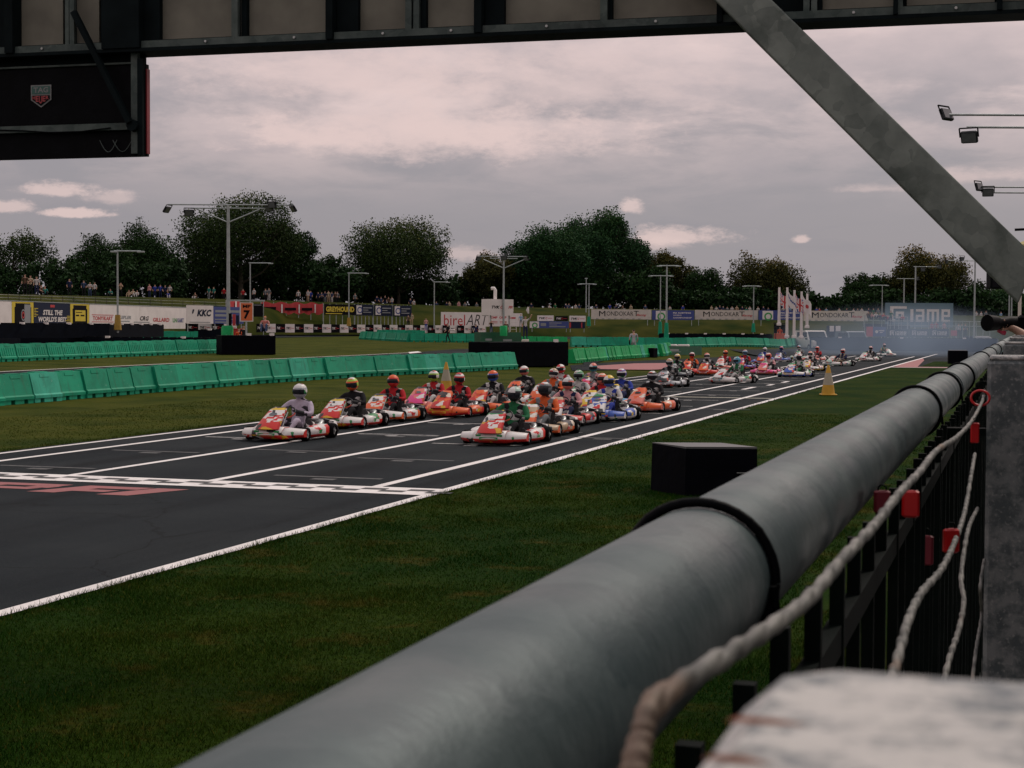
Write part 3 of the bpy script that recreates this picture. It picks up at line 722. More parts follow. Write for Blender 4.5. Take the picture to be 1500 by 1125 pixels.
TR = [(20, 335, 120, 180, L_OLIVE, 'loose olive-green tree at the far left edge behind the spectators', 8, .55, 'round', .15),
      (150, 346, 120, 200, L_DARK, 'dark pointed tree above the white-topped spectator pair, left end of the tall hedge line', 9, .9, 'spire', .1),
      (215, 331, 110, 205, L_DARK, 'dark upright tree between the thin lamp post and the large floodlight mast', 9, .9, 'spire', .1),
      (352, 289, 200, 215, L_OLIVE, 'tall brownish-green tree with sky gaps directly behind the large floodlight mast', 13, .72, 'round', .15),
      (425, 330, 90, 225, L_DARK, 'dark green tree tucked against the right flank of the tall brownish tree', 8, .9, 'round', .15),
      (478, 368, 60, 235, L_DARK, 'short dark tree in the dip left of the broad rounded tree', 6, 1.0, 'round', .1),
      (583, 330, 168, 240, L_OLIVE, 'broad rounded olive tree standing behind the greyhound banner', 13, .8, 'round', .2),
      (722, 370, 92, 262, L_GOLD, 'small browning tree left of the biggest tree, behind the white tower sign', 8, .8, 'round', .2),
      (800, 316, 130, 262, L_GREEN, 'left half of the biggest dark green tree group, behind the flag marshal', 12, 1.0, 'round', .12),
      (878, 302, 140, 270, L_GREEN, 'tallest dark green willow-like tree in the middle of the skyline', 13, 1.0, 'round', .12),
      (972, 360, 84, 275, L_GOLD, 'golden-topped tree at the right shoulder of the tallest green tree', 9, .9, 'round', .1),
      (1034, 387, 70, 270, L_DARK, 'dark spiky low tree right of the golden-topped one', 8, .8, 'spire', .05),
      (1124, 373, 122, 275, L_GOLD, 'round golden-topped tree behind the flag poles', 12, 1.0, 'round', .08),
      (1258, 404, 66, 285, L_DARK, 'low dark conifer-like tree left of the round golden one at right', 9, .9, 'spire', .05),
      (1290, 397, 56, 290, L_DARK, 'dark tree merging into the left side of the right-hand golden tree', 8, .9, 'spire', .05),
      (1352, 374, 124, 290, L_GOLD, 'round golden-topped tree behind the large blue advertising hoarding', 12, 1.0, 'round', .08),
      (1420, 420, 70, 300, L_DARK, 'low faded tree just right of the round golden tree behind the hoarding', 7, .8, 'round', .05),
      (1475, 424, 90, 320, L_GREEN, 'low hazy tree seen under the galvanised brace at the right edge', 8, .8, 'round', .05)]
for i, a in enumerate(TR): tree(*a[:6], lobn=a[6], dens=a[7], shape=a[8], low=a[9], seed=20+i)
def hedge(px0, px1, y0, y1, d, label, seed):
    a = crest(px0, 10); b = crest(px1, 10); A = Vector((ray(px0, 481).x*d, ray(px0, 481).y*d, a.z-.3)); B = Vector((ray(px1, 481).x*d, ray(px1, 481).y*d, b.z-.3))
    t = thing('hedge', label, 'hedge', A); rr = random.Random(seed); lobes = []; L = (B-A).length; n = max(4, int(L/4)); top = P(px0, y0, d).z-A.z; top1 = P(px1, y1, d).z-A.z
    for i in range(n+1):
        k = i/n; p = (B-A)*k; H = top*(1-k)+top1*k; H *= rr.uniform(.84, 1.06)
        lobes.append(((p.x, p.y, H*.5), (L/n*.8, 2.6, H*.5)))
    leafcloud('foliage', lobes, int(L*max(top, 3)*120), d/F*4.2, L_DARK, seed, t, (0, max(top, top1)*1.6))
    mb = MB()
    for i in range(n): p = (B-A)*(i/n); mb.tube([(p.x, p.y, -.5), (p.x+.3, p.y, top*.5)], [.15, .05], 5)
    o = mb.build('stems', M_TRUNK, t); o['kind'] = 'stuff'
hedge(-60, 105, 378, 382, 172, 'dark clipped-looking hedge behind the leftmost spectators', 51)
hedge(100, 250, 378, 376, 195, 'dark dense hedge behind the two white-topped spectators', 52)
hedge(240, 500, 375, 388, 222, 'dark dense hedge running behind the large floodlight mast', 53)
hedge(490, 645, 388, 412, 242, 'dark hedge beneath the broad rounded tree', 54)
hedge(672, 960, 395, 392, 262, 'dark hedge beneath the biggest trees in the middle', 55)
hedge(940, 1080, 412, 432, 262, 'dark hedge above the first two cream banners', 56)
hedge(1075, 1180, 415, 425, 268, 'dark hedge under the golden tree behind the flag poles', 57)
hedge(1188, 1235, 443, 430, 272, 'low dark hedge in the gap right of the flag poles', 58)
hedge(1222, 1420, 432, 422, 278, 'dark hedge behind the blue hoarding at right', 59)
hedge(1415, 1540, 440, 435, 300, 'low hedge at the far right below the brace', 60)

# ================================================================== GREEN PLASTIC BARRIERS
def barrier_mesh(m, L=1.27, ribs=True):
    mb = MB(); h = .80
    prof = [(-.13, h), (-.27, .24), (-.32, .20), (-.32, .12), (.32, .12), (.32, .20), (.27, .24), (.13, h)]
    mb.prism([(x, 0, z) for x, z in prof], (0, -L/2, 0), (0, L/2, 0))
    for a, b in ((-L/2, -L*.30), (-L*.16, L*.16), (L*.30, L/2)): mb.box((0, (a+b)/2, .06), (.60, b-a, .1195))
    for s_ in (1, -1):            # pressed panel and ribs on the sloping faces
        sl_ = Vector((s_*(.13-.27), 0, h-.24)).normalized(); nn = Vector((sl_.z, 0, -sl_.x)) if s_ > 0 else Vector((-sl_.z, 0, sl_.x))
        for yy in ((-.45, -.27, -.09, .09, .27, .45) if ribs else ()):
            p0 = Vector((s_*.262, yy, .275)); p1 = p0+sl_*.36; mb.bar(p0+nn*.006, p1+nn*.006, .075, .022, 0, nn)
        c = Vector((s_*.262, 0, .275))+sl_*.47+nn*.002; mb.bar(c-Vector((0, .22, 0)), c+Vector((0, .22, 0)), .09, .018, 0, nn)
    mb.box((0, 0, h+.012), (.16, L*.55, .024)); mb.box((0, L/2+.012, .45), (.10, .03, .5))
    return mb.mesh('plastic_barrier', m)
BM = {'t': barrier_mesh(M_GREEN, ribs=False), 'r': barrier_mesh(M_GREEN), 'g': barrier_mesh(M_GREEN2, ribs=False)}
BN = nodes_mat('sun_bleached_green_barrier', b_barrier((.02, .30, .19), (.04, .38, .26)))
def row(pts, label, group, kind='t', pitch=1.3, s=1.0, seed=0):
    rr = random.Random(seed); L = [0]
    for a, b in zip(pts, pts[1:]): L.append(L[-1]+(Vector(b[:2])-Vector(a[:2])).length)
    q = pitch*s/2
    while q < L[-1]:
        i = max(j for j in range(len(pts)-1) if L[j] <= q); k = (q-L[i])/(L[i+1]-L[i]); a, b = Vector(pts[i][:2]), Vector(pts[i+1][:2]); p = a.lerp(b, k); d = b-a
        o = bpy.data.objects.new('plastic_barrier', BM[kind]); C.objects.link(o)
        nx_, ny_ = -d.y/d.length, d.x/d.length; j = rr.uniform(-.05, .05)
        o.location = (p.x+nx_*j, p.y+ny_*j, gh(p.x, p.y)+.002); o.rotation_euler = (0, 0, math.atan2(d.y, d.x)-math.pi/2+rr.uniform(-.035, .035)); o.scale = (s, s, s*rr.uniform(.98, 1.02))
        if rr.random() < .12: setm(o, BN); tag(o, label.replace('green plastic', 'pale bleached plastic'), 'barrier', group+', bleached ones')
        else: tag(o, label, 'barrier', group); q += pitch*s
row([(-25.7, 28), (-25.7, 50), G(520, 552), G(640, 546), G(757, 540)], 'green plastic barrier in the long near row between grass strip and infield road', 'near row of green barriers', 't', seed=1)
row([(-45.6, 52), G(0, 530), G(330, 516.5)], 'ribbed green plastic barrier in the row left of the long black-wrapped box', 'left middle row of green barriers', 'r', seed=2)
row([G(42, 496), G(120, 497), G(290, 499)], 'green plastic barrier top in the far left row behind black belting', 'far left row of green barriers', 't', seed=3)
row([G(530, 497), G(600, 501), G(722, 502)], 'green plastic barrier in the front row behind the standing photographer', 'barriers behind the photographer, front row', 't', seed=4)
row([G(545, 492.5), G(620, 493.5)], 'green plastic barrier in the back row left of the photographer', 'barriers behind the photographer, back row', 't', seed=5)
row([G(763, 507.5), G(835, 508)], 'bright green plastic barrier between the dark green box and the marshal platform', 'bright green middle barriers', 'g', seed=6)
row([G(836, 508), G(1000, 509), G(1145, 509.5)], 'teal-green plastic barrier in the long row beyond the walking marshal', 'teal row beyond the walking marshal', 't', seed=7)
row([G(836, 532), G(900, 526), G(957, 522)], 'bright green plastic barrier in the curved row at the walking marshal', 'bright green row at the walking marshal', 'g', pitch=.9, s=.95, seed=8)
row([G(965, 522), G(978, 519)], 'bright green plastic barrier end piece beside the small black bin', 'bright green end barriers', 'g', seed=9)
row([G(778, 487.5), G(963, 487.8)], 'far green plastic barrier along the back straight before the first cream banner', 'far back green barriers', 't', seed=10)
row([G(1150, 509), G(1200, 503)], 'hazy green plastic barrier below the flag poles', 'hazy barriers below the flags', 't', seed=11)

# black covered blocks
def cover(px0, px1, yb, h, dy, label, name='covered_tyre_stack', cat='covered stack', clips=(), rz=None, dd=0.0):
    A = G(px0, yb); B = G(px1, yb); u = (B-A); w = u.length; u.normalize(); n = Vector((-u.y, u.x, 0))
    c = (A+B)/2+n*dy/2; t = thing(name, label, cat, (c.x, c.y, A.z), math.atan2(u.y, u.x))
    mb = MB(); mb.bbox((0, 0, h/2+.001), (w, dy, h), .03); mb.build('cover', M_CLOTH, t)
    mb = MB(); mb.box((0, -dy/2-.006, h*.82), (w*.99, .012, .02)); mb.build('strap', M_BLK, t)
    for k in clips: MB().box(((k-.5)*w, -dy/2+.05, h+.05), (.28, .1, .14)).build('white_block', M_WHITE, t)
    return t
cover(325, 404, 520, 1.12, 1.0, 'long black covered tyre stack below the orange number seven sign', clips=(.50, .93))
cover(716, 833, 538.5, 1.22, 1.4, 'big black covered tyre stack behind the middle of the kart pack', clips=(.84,))
cover(957, 963.5, 524, .62, .5, 'small upright black bin between bright green barriers', 'black_bin', 'bin')
cover(911, 923, 492.5, .5, .5, 'tiny dark box on the far road left of the walking marshal', 'dark_box', 'box')
cover(1117, 1132, 499, .75, .8, 'dark blue covered box left of the orange marshal cabin', 'covered_box', 'box')
A = G(1390, 533); t = thing('run_off_box', 'dark box on the red painted run-off beside the railing', 'box', A, .1); MB().bbox((.55, .3, .42), (1.2, .8, .84), .03).build('cover', M_CLOTH, t); MB().box((.55, .3, .86), (1.1, .7, .03)).build('lid', M_GRYP, t)
# foreground black box with glossy edge and little round badge
A = G(1003, 727); B = G(1109, 727.5)
t = thing('black_equipment_box', 'low black sheet-wrapped box with grey lid on the near grass verge', 'box', (A.x, A.y, 0), math.atan2(B.y-A.y, B.x-A.x))
w = (B-A).length; mb = MB(); h = .60
p = [(0, 0), (w, 0), (w-.36, .75), (-.36, .75)]
mb.add([(x, y, 0) for x, y in p]+[(x*.985+.01, y*.985+.005, h+(.0 if i < 2 else .015)) for i, (x, y) in enumerate(p)], [(0, 1, 5, 4), (1, 2, 6, 5), (2, 3, 7, 6), (3, 0, 4, 7)])
mb.build('side_sheet', M_CLOTH, t)
mb = MB(); q = [(x*.985+.01, y*.985+.005) for x, y in p]; mb.add([(x, y, h) for x, y in q]+[(x, y, h+.025) for x, y in q], [(0, 1, 5, 4), (1, 2, 6, 5), (2, 3, 7, 6), (3, 0, 4, 7), (4, 5, 6, 7)]); mb.build('lid', mat('grey_box_lid', (.075, .078, .08), .5, var=.15, scale=3), t)
MB().box((w-.13, -.012, .30), (.26, .012, .012)).build('latch_bar', M_GALV, t)
mb = MB(); mb.tube([(w-.10, -.004, .235), (w-.10, -.02, .235)], .04, 14); mb.build('badge', M_RED, t)
mb = MB(); mb.tube([(w-.105, -.021, .255), (w-.105, -.024, .255)], .018, 10); mb.build('badge_mark', M_WPR, t)

# dark green printed sheets in front of barriers
def sheet_box(px0, px1, yb, h, dy, label, marks):
    A = G(px0, yb); B = G(px1, yb); bd = Board(A, B, h); t = thing('green_sheeted_stack', label, 'covered stack')
    mb = MB(); bd.panel(t=dy, mb=mb); mb.build('sheet', M_DGREEN, t)
    for a0, a1, b0, b1 in marks: bd.rects([(a0, a1, b0, b1), (a0+.02, a1+.05, b0-.12, b0-.07)], M_GRYP, t, name='printed_mark')
sheet_box(705, 763.5, 508, 1.15, 1.0, 'dark green sheeted tyre stack with white print left of the flag marshal', [(.1, .26, .42, .56), (.54, .76, .38, .52)])
sheet_box(976, 1028, 520, .62, .8, 'dark green sheeted stack with white print under the two white blocks', [(.10, .34, .45, .65)])
A = G(975, 514); B = G(992, 514)
for i, (a, lb) in enumerate(((975, 'left'), (993, 'right'))):
    q = G(a, 516); o = MB().bbox((.42, 0, .3), (.80, .5, .55), .04).build('white_block', M_WHITE, None, q); tag(o, f'{lb} one of two white blocks lying behind the green sheeted stack', 'block')

# tyre walls (black belting) with white clips
def tyre_wall(pts, h, label, nclip=8, dy=.6, zb=None, name='tyre_wall'):
    t = thing(name, label, 'tyre wall'); mb = MB()
    q = []
    for p in pts: q.append(Vector((p[0], p[1], gh(p[0], p[1]) if zb is None else zb)))
    for a, b in zip(q, q[1:]):
        u = (b-a); u.z = 0; u.normalize(); n = Vector((-u.y, u.x, 0))*dy
        mb.add([a, b, b+n, a+n, a+Vector((0, 0, h)), b+Vector((0, 0, h)), b+n+Vector((0, 0, h)), a+n+Vector((0, 0, h))], [(0, 1, 5, 4), (1, 2, 6, 5), (2, 3, 7, 6), (3, 0, 4, 7), (4, 5, 6, 7)])
    mb.build('belting', M_BELT, t)
    tot = sum((b-a).length for a, b in zip(q, q[1:]))
    for i in range(nclip):
        s_ = tot*(i+.5)/nclip; k = 0
        while s_ > (q[k+1]-q[k]).length: s_ -= (q[k+1]-q[k]).length; k += 1
        p = q[k]+(q[k+1]-q[k]).normalized()*s_; MB().box(p+Vector((0, 0, h+.03)), (.32, .16, .14)).build('bracket', M_WHITE, t)
    # tyre edges just visible under the belt
    mb = MB()
    for a, b in zip(q, q[1:]):
        L = (b-a).length; n_ = int(L/.6)
        for i in range(min(n_, 60)):
            p = a+(b-a)*((i+.5)/n_); u = (b-a).normalized(); n = Vector((-u.y, u.x, 0)); mb.tube([p+n*.3+Vector((0, 0, h-.02)), p+n*.3+Vector((0, 0, h+.05))], .27, 8)
    o = mb.build('tyre_row', M_RUB, t); o['kind'] = 'stuff'
    return t
def at(px, py, d): q = P(px, py, d); return (q.x, q.y)
tyre_wall([at(-60, 480, 100), at(0, 480, 103), at(160, 480, 112), at(240, 480, 124)], .95, 'long black belted tyre wall in front of the white advertising wall', 12, zb=1.30)
tyre_wall([G(-60, 507), G(0, 507), G(30, 506)], 1.0, 'short black tyre wall end at the far left edge', 1)
tyre_wall([G(28, 504.5), G(100, 506.5), G(200, 508), G(322, 508)], .62, 'low black tyre wall between the two left rows of green barriers', 3)
tyre_wall([G(290, 500), G(325, 500.5)], 1.0, 'short black tyre wall left of the green post wrap', 1)
tyre_wall([at(965, 488, 178), at(1130, 489, 176)], .62, 'long low black tyre wall with white clips below the second cream banner', 6, zb=.98)
WALL = mat('blue_black_belting', (.018, .035, .065), .6, var=.2, scale=1)
tw = tyre_wall([at(1186, 505, 158), at(1300, 505, 155), at(1460, 508, 150)], 1.25, 'long dark blue belted tyre wall behind the smoke at the corner', 3, zb=.1)
for o in kids(tw):
    if o.name.startswith('belting'): setm(o, WALL)
tyre_wall([G(618, 492), G(700, 492)], .45, 'low dark belt strip behind the front green barriers left of the sheeted stack', 0)

# ================================================================== ADVERTISING
# long white wall at left
A = P(-140, 476, 105); B = P(278, 476, 158); A.z = B.z = 1.9
wz = 3.95
def wallpt(px):                                     # fraction along the wall line seen at px
    lo, hi = 0.0, 1.0
    for _ in range(40):
        m = (lo+hi)/2; p = A.lerp(B, m)-Vector((0, 0, CAMZ)); x = CX+F*p.dot(RT)/p.dot(FW)
        if x < px: lo = m
        else: hi = m
    return lo
bd = Board(A, B, wz-1.9); t = thing('advertising_wall', 'long white advertising wall with printed sponsor panels behind the left tyre wall', 'hoarding')
edges = [0, wallpt(17.5), wallpt(49.5), wallpt(103), wallpt(131)]+[wallpt(x) for x in (205, 276)]
edges[-1] = 1.0
cols = [M_WHITE, M_YELB, M_NAVY, M_YELB, M_WHITE, M_WHITE]
for (a, b), m in zip(zip(edges, edges[1:]), cols): bd.rects([(a+.0006, b-.0006, 0, 1)], m, t, off=0, t=.08, name='panel')
mb = MB(); bd.panel(0, 1, 1.0, 1.03, off=.02, t=.12, mb=mb); mb.build('top_rail', M_GREY, t)
# pedals / watches
def watch(a0, a1, face, ringc, sq):
    w = a1-a0; bd.rects([(a0+w*.16, a1-w*.16, .06, .94)], M_INK, t, off=.012, name='printed_watch')
    bd.rects([(a0+w*.12, a1-w*.12, .2, .8)], M_INK, t, off=.014, name='printed_watch_case')
    if sq: bd.rects([(a0+w*.24, a1-w*.22, .30, .74)], M_YELB, t, off=.022, name='printed_screen'); bd.rects([(a0+w*.28, a0+w*.44, .5, .56), (a0+w*.52, a1-w*.28, .5, .56), (a0+w*.28, a0+w*.6, .64, .67)], M_INK, t, off=.028, name='printed_digits')
    else:
        bd.rects([(a0+w*.56, a1-w*.16, .10, .90)], M_GRYP, t, off=.020, name='printed_strap'); bd.disc((a0+a1)/2, .5, .22, M_GRYP, t, off=.03, inner=.17, sq=.8); bd.disc((a0+a1)/2, .5, .13, M_RED, t, off=.03, inner=.07, sq=.8)
watch(edges[1], edges[2], 0, 0, False); watch(edges[3], edges[4], 0, 0, True)
a0, a1 = edges[2], edges[3]; w = a1-a0
bd.text('STILL THE', a0+w*.24, a0+w*.78, .52, .72, M_WPR, t, shear=.2, bold=.04); bd.text("WORLD'S BEST", a0+w*.12, a0+w*.90, .26, .46, M_WPR, t, shear=.2, bold=.04)
bd.text('alfano', a0+w*.28, a0+w*.44, .06, .17, M_RED, t, bold=.03); bd.text('.com', a0+w*.45, a0+w*.72, .06, .17, M_WPR, t)
bd.rects([(a0+w*.44, a0+w*.56, .82, .92)], M_RED, t, off=.012, name='printed_logo')
bd.rects([(a0+w*.01, a0+w*(.06+.05*(k % 2)), .45+.06*k, .475+.06*k) for k in range(6)]+[(a0+w*(.90-.05*(k % 2)), a0+w*.99, .12+.06*k, .145+.06*k) for k in range(7)], M_YELB, t, off=.012, name='printed_stripes')
for txt, x0, x1, b0, b1, m, sh in (('TONY/KART', 136, 165, .34, .52, M_RED, 0), ('KEPLER', 174, 192, .42, .56, M_GRYP, .2), ('CRG', 205, 218, .36, .56, M_INK, .3), ('GILLARD', 224, 248, .32, .50, M_RED, 0), ('LN', 253, 259, .30, .5, M_GRNP, 0), ('KART', 260, 269, .30, .50, M_BLUE, 0)):
    bd.text(txt, wallpt(x0), wallpt(x1), b0, b1, m, t, shear=sh, bold=.03)
bd.rects([(wallpt(134.5), wallpt(166.5), .56, .585), (wallpt(134.5), wallpt(166.5), .27, .295)], M_RED, t, off=.012, name='printed_rules')
bd.rects([(wallpt(176), wallpt(190), .30, .34), (wallpt(196), wallpt(219), .27, .31), (wallpt(0), wallpt(7), .06, .09)], M_GRYP, t, off=.012, name='printed_small_text')
# KKC and blue board
def simple_board(px0, px1, yt, yb, d0, d1, m, label, name='advertising_board', cat='advert board', posts=True, group=None, zdrop=1.0):
    b_ = pboard(px0, px1, yt, yb, d0, d1); th = thing(name, label, cat, (0, 0, 0), 0, group); b_.panel(mb=(k := MB())); k.build('panel', m, th)
    if posts:
        for a in (.06, .94):
            k = MB(); p = b_.pt(a, 1, -.08); k.bar(p, p-Vector((0, 0, b_.h+zdrop)), .07, .07); k.build('post', M_GREY, th)
    return b_, th
b1, t1 = simple_board(273.5, 312.5, 447, 474, 150, 153, M_WHITE, 'white board with large dark KKC lettering')
b1.text('KKC', .38, .93, .40, .78, M_NAVY, t1, shear=.25, bold=.05); b1.text("'", .20, .28, .55, .78, M_NAVY, t1, shear=.25); b1.rects([(.1, .88, .06, .10)], M_GRYP, t1, name='printed_small_text')
b1, t1 = simple_board(313, 357, 449, 474, 154, 158, M_BLUE, 'blue board with rows of pale lettering behind the large mast')
b1.rects([(.05, .95, .66, .80), (.05, .66, .42, .56), (.04, .70, .22, .28), (.04, .6, .06, .12)], M_GRYP, t1, name='printed_rows')
# red banner + greyhound + championship banners on the bank
def cloth_banner(px0, px1, yt, yb, d0, d1, m, label, folds=.12):
    b_ = pboard(px0, px1, yt, yb, d0, d1); th = thing('banner', label, 'banner'); k = MB(); n = 36; top = []; bot = []
    for i in range(n+1):
        a = i/n; sag = folds*math.sin(i*1.9)*.5; top.append(b_.pt(a, 1+.05*math.sin(i*.7)*folds*6, sag*.3)); bot.append(b_.pt(a, .04*math.sin(i*1.1)*folds*8, sag))
    k.loft([bot, top], 0, True, False, False); k.build('banner_cloth', m, th)
    for a in [i/5 for i in range(6)]:
        p = b_.pt(a, 1.05, -.15); k = MB(); k.bar(p, p-Vector((0, 0, b_.h+1.6)), .07, .07); k.build('stake', M_GREY, th)
    return b_, th
b1, t1 = cloth_banner(333, 352, 440, 452, 178, 184, M_RED, 'short red cloth banner left of the orange number seven sign', .2); b1.rects([(.5, .62, .05, .95)], M_WPR, t1, off=.15, name='printed_stripe')
b1, t1 = cloth_banner(383, 474, 443, 459, 197, 202, M_RED, 'long sagging red cloth banner left of the yellow lettering', .3)
b1.rects([(.30, .325, .05, .85), (.58, .60, .05, .85), (.84, .86, .1, .9)], M_WPR, t1, off=.2, name='printed_stripe'); b1.rects([(.02, .22, .3, .6), (.36, .54, .3, .55), (.63, .8, .3, .55)], M_INK, t1, off=.2, name='printed_text')
b1, t1 = cloth_banner(475, 521, 445.5, 461, 197, 201, M_INK, 'dark banner with yellow GREYHOUND lettering', .06); b1.text('GREYHOUND', .04, .94, .28, .80, M_YELB, t1, off=.08, bold=.05); b1.rects([(.03, .55, .08, .16)], M_YELB, t1, off=.08, name='printed_rule')
for i, (x0, x1) in enumerate(((520, 547), (548, 575), (576, 603))):
    b1, t1 = cloth_banner(x0, x1, 446+i*.7, 462+i*.7, 201+i*2, 203+i*2, M_NAVY, f'blue banner with white swoosh, {("first", "second", "third")[i]} right of the greyhound banner', .06)
    b1.rects([(.06, .34, .10, .92)], M_WPR, t1, off=.08, name='printed_swoosh_field'); b1.disc(.24, .5, .3, M_BLUE, t1, off=.1, inner=.2); b1.rects([(.42, .9, .66, .76), (.42, .7, .46, .54), (.42, .86, .26, .34)], M_GRYP, t1, off=.08, name='printed_text')
# alternating small TVKC boards
def tvkc(b_, th, a0, a1, b0, b1, dark=False):
    w = a1-a0; b_.text('TVK', a0+w*.10, a0+w*.50, b0, b1, M_WPR if dark else M_INK, th, shear=.35, bold=.04); b_.text('C', a0+w*.50, a0+w*.62, b0, b1, M_RED, th, shear=.35, bold=.04)
    b_.rects([(a0+w*.64, a0+w*.92, b0+(b1-b0)*.38, b0+(b1-b0)*.6)], M_RED, th, name='printed_mark')
px = 272.0; i = 0; W0 = [(272, 14), (640, 9.6), (705, 9.6)]
while px < 706:
    w = 18.5 if px < 345 else interp(px, [(345, 14.2), (420, 13.6), (600, 10.8), (705, 10)])
    dd = interp(px, [(272, 152), (345, 170), (420, 188), (600, 203), (705, 206)]); dark = i % 2 == 0
    if not (332 < px < 366):
        yb = interp(px, [(272, 486.5), (700, 488)]); yt = yb-interp(px, [(272, 13.5), (400, 12.5), (700, 11)])
        b1 = pboard(px, px+w, yt, yb, dd, dd+.6)
        t1 = thing('small_advert_board', ('dark' if dark else 'white')+' TVKC board in the long alternating row at the foot of the bank', 'advert board', group=('dark' if dark else 'white')+' boards of the long row')
        b1.panel(mb=(k := MB())); k.build('panel', M_INK if dark else M_WHITE, t1)
        tvkc(b1, t1, 0, 1, .36, .66, dark)
    px += w+.25; i += 1
tyre_wall([at(268, 489, 156), at(420, 490, 190), at(600, 491, 205), at(705, 491, 208)], .55, 'low black base wall beneath the alternating row of small boards', 0, zb=.62)
# big TVKC tower box, birel board, right TVKC boards
b1, t1 = simple_board(646, 716, 457, 478, 205, 208, M_WHITE, 'wide white board with red and black birelART lettering', zdrop=.8)
b1.text('birel', .06, .50, .06, .82, M_RED, t1, bold=.0); b1.text('ART', .52, .99, .10, .84, M_INK, t1, shear=.3, bold=-.01)
b1, t1 = simple_board(716.5, 765, 458.5, 478, 208, 210, M_WHITE, 'white board with small red lettering under the white tower sign', zdrop=.8)
b1.text('OMP', .05, .25, .58, .76, M_RED, t1, bold=.04); b1.text('OMP', .30, .52, .58, .76, M_RED, t1, bold=.04); b1.rects([(.05, .25, .34, .38), (.05, .25, .24, .28), (.32, .50, .34, .38), (.32, .5, .24, .28), (.60, .80, .58, .70)], M_RED, t1, name='printed_small_text')
b1 = pboard(718, 752, 438, 462, 162, 164); t1 = thing('tower_sign', 'tall white box sign with TVKC lettering above the birelART board', 'sign')
mb = MB(); b1.panel(t=1.4, mb=mb); mb.build('box', M_WHITE, t1); b1.text('TVK', .06, .42, .42, .60, M_INK, t1, shear=.35, bold=.04); b1.text('C', .43, .55, .42, .60, M_RED, t1, shear=.35, bold=.04); b1.text('PFi', .78, .97, .42, .60, M_RED, t1, shear=.3, bold=.04)
for a in (.1, .9): MB().bar(b1.pt(a, 0, -.3), b1.pt(a, 0, -.3)-Vector((0, 0, 2.8)), .12, .12).build('leg', M_GREY, t1)
mb = MB(); p = b1.pt(.37, 1, -.6); mb.tube([p, p+Vector((0, 0, .95)), p+Vector((-.12, 0, 1.12)), p+Vector((-.42, 0, 1.1))], .17, 10); tag(mb.build('vent_pipe', M_WHITE), 'white bent vent pipe standing on the tower sign', 'pipe')
for k, (x0, x1, y0, y1, dk) in enumerate(((787, 811, 462, 470, 0), (813, 832, 463, 470, 1), (834, 858, 462.5, 471, 0))):
    b1, t1 = simple_board(x0, x1, y0, y1, 203, 203, M_INK if dk else M_WHITE, ('dark TVKC strip between two white ones above the blue boards', 'x')[0] if dk else f'white TVKC strip, {"left" if k == 0 else "right"} one above the blue boards near the flag marshal', zdrop=.6); tvkc(b1, t1, 0, 1, .3, .68, dk)
b1, t1 = simple_board(776, 833, 470.5, 480.5, 202, 202, M_BLUE, 'low blue board with white road emblem right of the flag marshal', zdrop=.5)
b1.rects([(.0, .24, .04, .96)], M_WPR, t1, name='printed_field'); b1.disc(.13, .4, .42, M_GRNP, t1, inner=.24); b1.rects([(.28, .42, .3, .75), (.50, .82, .68, .82), (.50, .7, .42, .52), (.50, .92, .16, .30)], M_GRYP, t1, name='printed_text')
b1, t1 = simple_board(834, 857, 471.5, 481, 202, 202, M_NAVY, 'dark blue board with red sides beside the green post wrap', zdrop=.5); b1.rects([(.0, .1, .1, .9), (.75, .82, .1, .9)], M_RED, t1, name='printed_bar')
def mondo(x0, x1, yt, yb, d, label):
    b_, th = simple_board(x0, x1, yt, yb, d, d+.5, M_CREAM, label, 'banner', 'banner', zdrop=.8)
    b_.text('M', .13, .235, .30, .84, M_INK, th, bold=0.0); b_.text('ONDOKAR', .255, .70, .36, .80, M_INK, th, bold=.0); b_.text('T', .705, .79, .36, .86, M_INK, th, bold=0.0); b_.text('Racing', .75, .92, .28, .56, M_RED, th, shear=.5, bold=.02)
    b_.rects([(.08+.1*k, .12+.1*k, .02, .10) for k in range(8)], M_GRYP, th, name='printed_wear')
mondo(866, 954, 453, 467.5, 212, 'cream MONDOKART banner, leftmost of the three, on the bank')
mondo(1018, 1110, 454, 468, 214, 'cream MONDOKART banner, middle of the three, under the thin lamp post')
mondo(1177, 1271, 455, 470, 210, 'cream MONDOKART banner, rightmost of the three, behind the vehicles')
for x0, x1, lb in ((955, 1017, 'blue championship board between the first and second cream banners'), (1111, 1176, 'blue championship board behind the flag poles')):
    b1, t1 = simple_board(x0, x1, 454.5, 468.5, 213, 213, M_BLUE, lb, zdrop=.8)
    b1.rects([(.09, .33, .06, .94)], M_WPR, t1, name='printed_field'); b1.disc(.22, .35, .42, M_GRNP, t1, inner=.26); b1.text('FIA KARTING', .50, .92, .66, .82, M_WPR, t1, bold=.03); b1.text('WORLD', .50, .70, .42, .56, M_WPR, t1); b1.text('CHAMPIONSHIP', .50, .94, .16, .30, M_WPR, t1, bold=.03)
